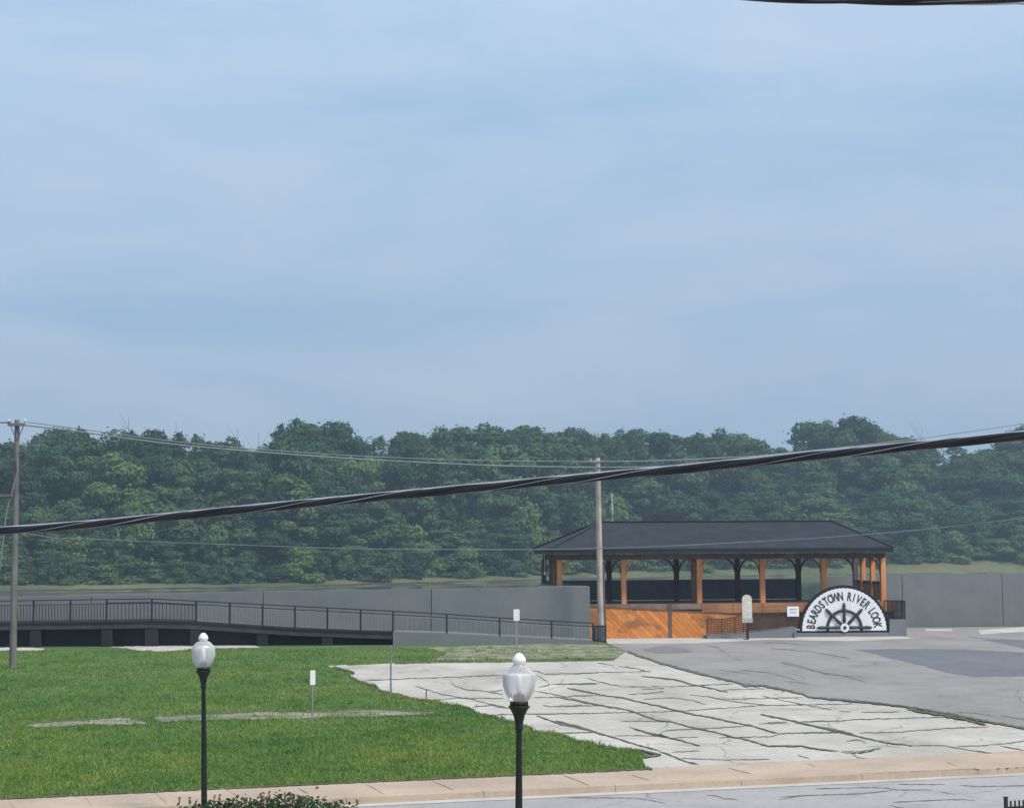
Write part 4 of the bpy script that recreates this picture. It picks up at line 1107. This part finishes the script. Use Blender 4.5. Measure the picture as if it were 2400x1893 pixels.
# ------------------------------------------------------------------ information board, white notice, small post signs
ID = 98.6
ib = thing('information_board', low(P(1752, 1492, ID)), 'narrow cream information board with arched top on a dark post before the pavilion', 'information board')
io = Vector(ib.location)
s_ = ID / FPX
w_, zb_, zt_ = 23 * s_ / 2, P(1752, 1458, ID).z, P(1752, 1393, ID).z
poly = [(-w_, zb_), (w_, zb_)] + [(w_ * math.cos(a), zt_ - w_ + w_ * math.sin(a)) for a in np.linspace(0, math.pi, 13)]
mb = MB(); mb.prism(poly, -.04, .04); bevel(fixn(mb.build('panel', M['cream'], ib)), .01)
mb = MB(); mb.box(-.02, .20, -.05, -.0425, zt_ - .95, zt_ - .42); nt_ = mb.build('notice', M['paper'], ib)
mb = MB()
for k in range(5): mb.box(.01, .17 - .03 * (k % 2), -.053, -.0505, zt_ - .55 - k * .075, zt_ - .53 - k * .075)
mb.build('print', M['greyink'], nt_)
mb = MB(); mb.box(-w_ - .02, w_ + .02, -.06, -.043, zb_ - .01, zb_ + .24); mb.build('lower_plate', surf('grey_plate', (.36, .36, .33), (.46, .45, .42), 3, .6, 0), ib)
mb = MB(); mb.box(-.07, .07, -.06, .06, 0, zb_ - .012); mb.box(-.22, .08, -.12, .12, 0, .05); mb.build('post', M['iron'], ib)

ND_ = WP(1858, 1433, LN - .02)
wn_ = thing('notice_board', WP(1858, 1444, LN - .06), 'small white notice with grey print on the brown railing left of the half-round sign', 'notice', rz=PV_ANG)
s_ = ND_.y / FPX
mb = MB(); mb.box(-14 * s_, 14 * s_, -.02, .02, 0, 23 * s_); bevel(mb.build('panel', M['white'], wn_), .006)
mb = MB(); mb.box(-7 * s_, 7 * s_, -.026, -.021, 8 * s_, 10 * s_); mb.box(-8 * s_, 3 * s_, -.026, -.021, 15.2 * s_, 16.2 * s_); mb.box(-8 * s_, 4 * s_, -.026, -.021, 16.9 * s_, 17.7 * s_); mb.box(5.5 * s_, 8 * s_, -.026, -.021, 15 * s_, 18 * s_)
mb.build('print', M['greyink'], wn_)

def post_sign(px, y0, y1, base_y, wpx, D, rz, label, post_r=.03, px_base=None):
    base = low(P(px_base or px, base_y, D)); t = thing('post_sign', base, label, 'sign', rz=rz)
    s_ = D / FPX; zt, zb = P(px, y0, D).z, P(px, y1, D).z; w = wpx * s_ / 2 / max(.2, math.cos(rz))
    n = 5; r = w * .28; poly = []
    for cx_, cz_, a0 in ((w - r, zt - r, 0), (-w + r, zt - r, 90), (-w + r, zb + r, 180), (w - r, zb + r, 270)):
        poly += [(cx_ + r * math.cos(R(a0 + 90 * k / n)), cz_ + r * math.sin(R(a0 + 90 * k / n))) for k in range(n + 1)]
    mb = MB(); mb.prism(poly, -post_r - .014, -post_r - .004); fixn(mb.build('sign_plate', M['white'], t))
    mb = MB(); mb.box(-post_r, post_r, -post_r, post_r * .6, 0, zt - .05); mb.build('post', M['steel'], t)
    return t
post_sign(1211, 1427, 1454, 1528, 14, 86.5, R(4), 'small white sign on a grey post in front of the left floodwall', .045)
post_sign(731.5, 1570, 1604, 1687, 11, 52.2, R(38), 'small white sign on a thin post beside the old path in the lawn', .018)
Dp = 62.2
mb = MB(); a, b = P(916, 1622, Dp), P(916.5, 1512, Dp)
mb.box(-.028, .028, -.028, .028, 0, b.z); mb.box(-.05, .05, -.034, -.029, b.z - .42, b.z - .02)
o = mb.build('marker_post', M['steel']); o.location = low(a); o.rotation_euler = (0, 0, R(82))
tag(o, 'thin bare grey post at the ragged edge of the concrete lot', 'post')
mb = MB(); mb.box(-.02, .02, -.02, .02, 0, .32); mb.tube([(0, 0, .32), (0, 0, .35)], [.028, .01], 6)
o = mb.build('marker_stake', M['cedar_dark']); o.location = low(G(999, 1638)); tag(o, 'short dark stake at the lawn edge beside the cracked concrete', 'stake')

# ------------------------------------------------------------------ street lamps
def lamp_parts(root, H, k=1.0, stepped=False):
    """post-top lamp; H = height of the finial tip"""
    zc = H - 0.70 * k                                 # bottom of the globe
    po = MB()
    po.lathe([(.075, 0), (.075, .05), (.061, .07), (.058, .5), (.053, 1.4), (.046, zc - .9), (.042, zc - .42), (.042, zc - .40)], 20)
    po.build('pole', M['green'], root, smooth=False)
    ca = MB()
    ca.lathe([(.046, zc - .398), (.058, zc - .385), (.058, zc - .36), (.050, zc - .34), (.060, zc - .28), (.084, zc - .18), (.125, zc - .10), (.152, zc - .066), (.156, zc - .052), (.135, zc - .045)], 24)
    ca.build('capital', M['green'], root, smooth=True)
    co = MB(); co.lathe([(.130, zc - .044), (.132, zc - .01), (.128, zc + .012), (.10, zc + .014)], 24); co.build('collar', M['green'], root, smooth=True)
    gl = MB()
    gl.ribbed([(.118 * k, zc + .014), (.150 * k, zc + .05 * k), (.195 * k, zc + .13 * k), (.225 * k, zc + .22 * k), (.2325 * k, zc + .30 * k)] + ([(.234, zc + .385), (.226, zc + .402), (.200, zc + .408), (.185, zc + .445), (.150, zc + .452), (.140, zc + .492), (.100, zc + .500), (.088, zc + .53)] if stepped else
              [(.230 * k, zc + .365 * k), (.208 * k, zc + .43 * k), (.165 * k, zc + .48 * k), (.135 * k, zc + .505 * k), (.128 * k, zc + .518 * k), (.088 * k, zc + .53 * k)]))
    g_ = gl.build('globe', M['globe'], root, smooth=True)
    fi = MB()
    fi.lathe([(.084 * k, zc + .531 * k), (.080 * k, zc + .548 * k), (.092 * k, zc + .565 * k), (.099 * k, zc + .59 * k), (.092 * k, zc + .62 * k), (.070 * k, zc + .655 * k), (.045 * k, zc + .685 * k), (.012, zc + .70 * k)], 24)
    fi.build('finial', M['globe_cap'], g_, smooth=True)
    so_ = MB(); so_.lathe([(.082, zc + .0145), (.080, zc + .10), (.068, zc + .115), (.066, zc + .118)], 20); so_.build('socket', M['fitter'], root, smooth=False)
    bu = MB(); bu.lathe([(.028, zc + .119), (.040, zc + .17), (.046, zc + .24), (.046, zc + .34), (.035, zc + .38), (.01, zc + .395)], 16); bu.build('bulb', M['bulb'], root, smooth=True)
M['globe_cap'] = surf('frosted_cap', (0.66, 0.69, 0.70), (0.76, 0.78, 0.79), 6, 0.35, 0, spec=0.5)
M['bulb'] = surf('white_bulb_glass', (0.74, 0.76, 0.78), (0.80, 0.82, 0.84), 6, 0.3, 0)
LD1, LD2 = 34.4, 24.6
t1 = P(476.5, 1482, LD1); t2 = P(1217, 1529, LD2)
l1 = thing('street_lamp', low(t1), 'dark green globe street lamp rising from the leafy shrub at the lawn', 'street lamp', 'post-top lamps along the street')
l1.rotation_euler = (0, R(-.85), 0); l1.location = low(t1) + Vector((t1.z * math.sin(R(.85)), 0, 0))
lamp_parts(l1, t1.z)
l2 = thing('street_lamp', low(t2), 'dark green globe street lamp, larger, standing before the cracked concrete lot', 'street lamp', 'post-top lamps along the street')
l2.rotation_euler = (0, R(.5), 0); l2.location = low(t2) - Vector((t2.z * math.sin(R(.5)), 0, 0))
lamp_parts(l2, t2.z, stepped=True)

# ------------------------------------------------------------------ shrub by the lamp, iron fence corner
BDs = 25.5
bush = thing('flowering_shrub', low(P(620, 1890, BDs)), 'leafy green shrub with dry seed stalks below the left street lamp', 'shrub')
bo = Vector(bush.location)
pp, nn, ss = [], [], []
bxs, bys = [415, 440, 480, 520, 560, 600, 640, 680, 720, 760, 800, 830], [1891, 1884, 1878, 1882, 1880, 1874, 1868, 1866, 1870, 1876, 1886, 1893]
for k in range(900):
    px = random.uniform(420, 825)
    tp = P(px, interp(px, bxs, bys) + random.uniform(0, 4), BDs)
    dep = random.uniform(-.7, .7)
    z = tp.z - abs(dep) * .25 - random.random() ** 2 * 1.2
    c = Vector((tp.x - bo.x, dep, z))
    for j in range(7):
        pp.append(c + Vector((random.gauss(0, .07), random.gauss(0, .07), random.gauss(0, .05))))
        n = Vector((random.gauss(0, .6), random.gauss(-.2, .6), 1)).normalized(); nn.append(n); ss.append(random.uniform(.022, .05))
me = leaf_mesh('foliage', np.array([tuple(p) for p in pp]), np.array([tuple(n) for n in nn]), np.array(ss), M['leaf_bush'])
link('foliage', me, bush)
stalks = [(421, 1868), (446, 1868), (460, 1876), (503, 1862), (516, 1860), (548, 1868), (556, 1862), (577, 1868), (595, 1872), (612, 1857), (618, 1864), (650, 1862), (668, 1856), (680, 1855), (688, 1859), (711, 1861), (724, 1866), (745, 1871), (775, 1878), (836, 1872), (630, 1863), (700, 1866), (790, 1884)]
for px, py in stalks:
    tp = P(px, py, BDs + random.uniform(-.3, .3)) - bo; b_ = Vector((tp.x + random.uniform(-.12, .12), random.uniform(-.2, .2), 0.0))
    mid = tp.lerp(b_, .35) + Vector((random.uniform(-.04, .04), 0, 0))
    stm = MB(); stm.tube([b_, mid, tp], [.010, .008, .005], 5); sp_, sn_, sz_ = [], [], []
    for k in range(9):
        q = tp.lerp(mid, random.uniform(0, .16)) + Vector((random.gauss(0, .009), random.gauss(0, .009), 0))
        sp_.append(tuple(q)); sn_.append(tuple(Vector((random.gauss(0, 1), random.gauss(0, 1), random.gauss(0, .6))).normalized())); sz_.append(random.uniform(.015, .032))
    link('seed_head', leaf_mesh('seed_head', np.array(sp_), np.array(sn_), np.array(sz_), M['bud']), stm.build('stalk', M['stem'], bush))

FD = 24.0
fp = P(2357, 1868, FD)
fn = thing('iron_fence', low(fp), 'black iron picket fence with a square corner post at the near street edge', 'fence', rz=R(16))
fo = Vector(fn.location); H = fp.z
mb = MB(); mb.box(-.021, .021, -.021, .021, 0, H); mb.box(-.026, .026, -.026, .026, H, H + .012); mb.build('post', M['iron'], fn)
for z0_, z1_ in ((H - .155, H - .125), (.12, .15)):
    mb = MB(); mb.box(.022, 2.6, -.014, .014, z0_, z1_); mb.build('rail', M['iron'], fn)
for k in range(38):
    mb = MB(); x_ = .078 + k * .066; mb.box(x_ - .009, x_ + .009, -.009, .009, .04, H - .045); mb.build('picket', M['iron'], fn)
mb = MB(); mb.box(2.6, 2.642, -.021, .021, 0, H); mb.box(2.595, 2.647, -.026, .026, H, H + .012); mb.build('post', M['iron'], fn)

# ------------------------------------------------------------------ utility poles and wires
UD = 77.6
top = P(40.5, 984, UD); base = low(P(30, 1555, UD))
up1 = thing('utility_pole', base, 'weathered grey utility pole with a short crossarm at the left edge', 'utility pole')
ax = (top - base)
mb = MB(); mb.tube([ax * t for t in (0, .02, .25, .5, .75, 1)], [.165, .16, .155, .14, .125, .112], 14); mb.build('pole', M['pole'], up1)
mb = MB(); c = P(42, 995.5, UD) - base
mb.box(c.x - .41, c.x + .41, -.25, -.13, c.z - .065, c.z + .065); ar = bevel(mb.build('crossarm', M['pole'], up1), .01)
for dx in (-.36, .36):
    mb = MB(); mb.lathe([(.02, 0), (.02, .06), (.055, .07), (.06, .12), (.035, .14), (.045, .18), (.02, .2)], 10, (c.x + dx, -.19, c.z + .066)); mb.build('insulator', M['porcelain'], ar, smooth=True)
mb = MB()
for dx in (-.3, .3): mb.bar((c.x + dx, -.12, c.z - .04), (c.x + .0, -.10, c.z - .75), .03, .03)
mb.build('arm_brace', M['ramp_dark'], ar)
mb = MB(); dr = [P(x_, y_, UD) - base + Vector((0, -.2, 0)) for x_, y_ in ((43, 1075), (44, 1105), (37, 1130), (30, 1160), (22, 1185), (16, 1215), (13, 1245), (8, 1290), (2, 1340), (-8, 1390))]
mb.tube(dr, .035, 6); mb.build('service_drop', M['wire'], up1)
mb = MB(); q = P(28, 1161, UD) - base; mb.box(q.x - .55, q.x + .12, -.30, -.2, q.z - .05, q.z + .05); mb.build('side_arm', M['pole'], up1)
MD = 97.4
top2 = P(1400.5, 1073, MD); base2 = low(P(1409, 1497, MD))
up2 = thing('utility_pole', base2, 'pale sunlit wooden utility pole standing before the pavilion', 'utility pole')
ax2 = top2 - base2
mb = MB(); mb.tube([ax2 * t for t in (0, .02, .25, .5, .75, .985, 1)], [.19, .185, .175, .165, .155, .145, .12], 14); mb.build('pole', M['pole_pale'], up2)
mb = MB(); mb.tube([Vector((.21, -.02, .3)), ax2 * .42 + Vector((.21, -.02, 0))], .055, 8); mb.build('conduit', M['cedar_dark'], up2)
mb = MB(); q = P(1399, 1081, MD) - base2; mb.bar(q + Vector((-.42, -.2, -.02)), q + Vector((.05, -.2, 0)), .07, .07); mb.lathe([(.03, 0), (.05, .03), (.05, .09), (.02, .12)], 8, (q.x - .36, -.2, q.z + .01)); mb.build('bracket', M['pole_pale'], up2)
def wire(name, pts3, r, mat, label, n=10, cat='wire', seg=6):
    """smooth curve through given points"""
    P3 = [Vector(p) for p in pts3]; L = []
    for i in range(len(P3) - 1):
        p0, p1, p2, p3 = P3[max(i - 1, 0)], P3[i], P3[i + 1], P3[min(i + 2, len(P3) - 1)]
        for k in range(n):
            t = k / n
            L.append(.5 * ((2 * p1) + (p2 - p0) * t + (2 * p0 - 5 * p1 + 4 * p2 - p3) * t * t + (3 * p1 - p0 - 3 * p2 + p3) * t ** 3))
    L.append(P3[-1])
    mb = MB(); mb.tube(L, r, seg); o = mb.build(name, mat, smooth=True)
    tag(o, label, cat); return o
dd = lambda px: interp(px, [40, 1400, 3000], [UD - .2, MD - .2, 112])
wire('power_line', [P(x_, y_, dd(x_)) for x_, y_ in ((64, 989), (195, 1006), (380, 1031), (570, 1050), (800, 1066), (1000, 1075), (1200, 1080), (1393, 1081.5))], .024, M['wire'], 'upper thin wire spanning from the left pole to the pale pole', cat='wire')
wire('power_line', [P(x_, y_, dd(x_)) for x_, y_ in ((58, 996), (190, 1012), (380, 1038), (570, 1056), (800, 1073), (1000, 1084), (1200, 1092), (1398, 1095))], .038, M['wire'], 'lower thin wire spanning from the left pole to the pale pole', cat='wire')
wire('power_line', [P(x_, y_, dd(x_)) for x_, y_ in ((1400, 1081.5), (1500, 1080.5), (1600, 1077), (1780, 1068), (1900, 1056), (2100, 1034), (2400, 992), (2800, 925))], .030, M['wire'], 'upper thin wire running right from the pale pole', cat='wire')
wire('power_line', [P(x_, y_, dd(x_)) for x_, y_ in ((1400, 1095), (1500, 1094), (1600, 1091.5), (1780, 1083), (1900, 1073), (2100, 1052), (2400, 1012), (2800, 948))], .030, M['wire'], 'lower thin wire running right from the pale pole', cat='wire')
wire('power_line', [P(x_, y_, UD - .2) for x_, y_ in ((25, 989), (0, 990), (-200, 986), (-600, 960))], .03, M['wire_dark'], 'short dark wire running left from the crossarm of the left pole', cat='wire')
sdp = lambda px: interp(px, [40, 1300, 2900], [UD - .25, 72, 55])
wire('service_wire', [P(x_, y_, sdp(x_)) for x_, y_ in ((44, 1248), (87, 1254), (129, 1261), (194, 1262), (317, 1268), (485, 1274), (800, 1285), (1000, 1287), (1290, 1287), (1520, 1281), (1720, 1271.5), (1940, 1259), (2168, 1240), (2400, 1214), (2800, 1162))], .022, M['wire'], 'single pale wire sagging low across the pavilion roof', cat='wire')

def twisted(name, pts, r, turns_len, label, strands):
    """bundled cable: strands wound round each other"""
    P3 = [Vector(p) for p in pts]; L = []
    for i in range(len(P3) - 1):
        p0, p1, p2, p3 = P3[max(i - 1, 0)], P3[i], P3[i + 1], P3[min(i + 2, len(P3) - 1)]
        n = max(6, int((p2 - p1).length / .06))
        for k in range(n):
            t = k / n
            L.append(.5 * ((2 * p1) + (p2 - p0) * t + (2 * p0 - 5 * p1 + 4 * p2 - p3) * t * t + (3 * p1 - p0 - 3 * p2 + p3) * t ** 3))
    L.append(P3[-1])
    root = thing(name, L[0], label, 'cable'); o0 = L[0]
    dist = [0.0]
    for a, b in zip(L[:-1], L[1:]): dist.append(dist[-1] + (b - a).length)
    d = (L[-1] - L[0]).normalized(); s = d.cross(UP).normalized(); u = s.cross(d)
    for nm, mat, ph, off, rad, tl in strands:
        ptsS = []
        for p, q in zip(L, dist):
            if tl is None: ptsS.append(p - o0 + u * off)
            else:
                a = ph + 2 * math.pi * q / tl; ptsS.append(p - o0 + (s * math.cos(a) + u * math.sin(a)) * off)
        mb = MB(); mb.tube(ptsS, rad, 10); mb.build(nm, mat, root, smooth=True)
    return root
CD = lambda px: interp(px, [-200, 2600], [16.5, 13.0])
twisted('twisted_cable', [P(x_, y_, CD(x_)) for x_, y_ in ((-1200, 1312), (-250, 1263), (0, 1244), (240, 1226), (600, 1191), (1000, 1154), (1400, 1117), (1600, 1099), (1885, 1070), (2150, 1045), (2400, 1021), (2700, 993), (3700, 905))], .03, 1.0,
        'thick black twisted cable crossing the whole view in front of the trees', [('messenger', M['messenger'], 0, .030, .0115, None), ('strand', M['cable'], 0, .0165, .021, 2.3), ('strand', M['cable'], 2.1, .0165, .021, 2.3), ('strand', M['cable'], 4.2, .0165, .021, 2.3), ('wrap', M['cable_grey'], 1.05, .0335, .0055, 2.3), ('wrap', M['cable_grey'], 3.15, .0335, .004, 2.3)])
TD = 9.0
twisted('twisted_cable', [P(x_, y_, TD) for x_, y_ in ((-300, -230), (700, -110), (1300, -42), (1600, -14), (1800, -3), (2000, 2), (2200, 5.5), (2350, 5), (2500, 2), (2800, -10), (3800, -75))], .02, .8,
        'dark twisted cable grazing the top right of the sky', [('strand', M['cable'], 0, .010, .012, 1.5), ('strand', M['cable'], 2.1, .010, .012, 1.5), ('strand', M['messenger'], 4.2, .011, .006, 1.5)])

# ------------------------------------------------------------------ grass blades on the lawn
def inside(px, py, poly):
    poly = np.array(poly); n = len(poly); c = np.zeros(len(px), bool); j = n - 1
    for i in range(n):
        xi, yi = poly[i]; xj, yj = poly[j]
        c ^= ((yi > py) != (yj > py)) & (px < (xj - xi) * (py - yi) / (yj - yi + 1e-12) + xi); j = i
    return c
W = lambda L: [(p.x, p.y) for p in (G(x_, y_) for x_, y_ in L)]
NB = 300000
iy = rng.uniform(1 / 92.0, 1 / 34.0, NB); yy = 1 / iy
xx = yy * rng.uniform(-.33, .12, NB)
ok = ~inside(xx, yy, W(LOT_L + LOT_B + THICK[::-1] + LOT_T))
ok &= ~inside(xx, yy, W([(1440,1480),(1424,1508)] + THICK + [(2800,1480)]))
ok &= ((xx - K0.x) * KN.x + (yy - K0.y) * KN.y) > 0
we = [(p.x, p.y) for p in edge]
yb = np.interp(xx, [p[0] for p in we], [p[1] for p in we]); ok &= yy > yb + rng.normal(0, .04, NB)
for L in PATHS + STRIPS: ok &= ~(inside(xx, yy, W(L)) & (rng.random(NB) < .80 + .17 * np.sin(xx * 2.3 + 1) * np.sin(yy * 1.1)))
ok &= ~(inside(xx, yy, W(WORN)) & (rng.random(NB) < .75))
ok &= ~((xx > G(1529, 1800).x) & (yy < 70))
ok &= ~((xx > 3) & (yy > 86) & (rng.random(NB) < .5))
xx, yy = xx[ok], yy[ok]; n = len(xx)
cl = .5 + .5 * np.sin(xx * 1.3 + np.sin(yy * .7) * 2) * np.sin(yy * .9 + np.cos(xx * .5) * 2)      # mown unevenly
h = rng.uniform(.035, .075, n) * (.7 + .7 * cl); h[rng.random(n) < .012] *= 2.1
tuf = rng.random(n) < .10                              # coarse tufts: blades drawn together round scattered centres
tc_ = rng.integers(0, n, 900); pick = tc_[rng.integers(0, 900, n)]
tx, ty = xx[pick] + rng.normal(0, .10, n), yy[pick] + rng.normal(0, .10, n)
xx = np.where(tuf, tx, xx); yy = np.where(tuf, ty, yy); h = np.where(tuf, h * 1.9, h)
wd = rng.uniform(.010, .028, n) * (yy / 45) ** .5
an = rng.uniform(0, math.pi, n); lx, ly = rng.normal(0, .5, n) * h, rng.normal(0, .5, n) * h
V = np.zeros((n, 3, 3), np.float32)
V[:, 0] = np.stack([xx - np.cos(an) * wd, yy - np.sin(an) * wd, np.zeros(n) - .005], 1)
V[:, 1] = np.stack([xx + np.cos(an) * wd, yy + np.sin(an) * wd, np.zeros(n) - .005], 1)
V[:, 2] = np.stack([xx + lx, yy + ly, h], 1)
me = bpy.data.meshes.new('grass'); me.vertices.add(3 * n); me.loops.add(3 * n); me.polygons.add(n)
me.vertices.foreach_set('co', V.ravel()); me.loops.foreach_set('vertex_index', np.arange(3 * n, dtype=np.int32))
me.polygons.foreach_set('loop_start', np.arange(0, 3 * n, 3, dtype=np.int32)); me.materials.append(M['blade']); me.update(calc_edges=True)
tag(link('grass', me), 'short mown green grass of the lawn', 'grass', kind='stuff')

# ------------------------------------------------------------------ haze
HAZE = 0.00030
if HAZE:
    mb = MB(); mb.box(-1500, 1500, -120, 2300, -6.5, 75)
    m = bpy.data.materials.new('haze_air'); m.use_nodes = True; nt = m.node_tree; nt.nodes.clear()
    out = nt.nodes.new('ShaderNodeOutputMaterial'); v = nt.nodes.new('ShaderNodeVolumePrincipled')
    v.inputs['Color'].default_value = (0.62, 0.80, 1.0, 1); v.inputs['Density'].default_value = HAZE; v.inputs['Anisotropy'].default_value = 0.2
    nt.links.new(v.outputs[0], out.inputs['Volume'])
    hz = mb.build('haze', m); tag(hz, kind='stuff')
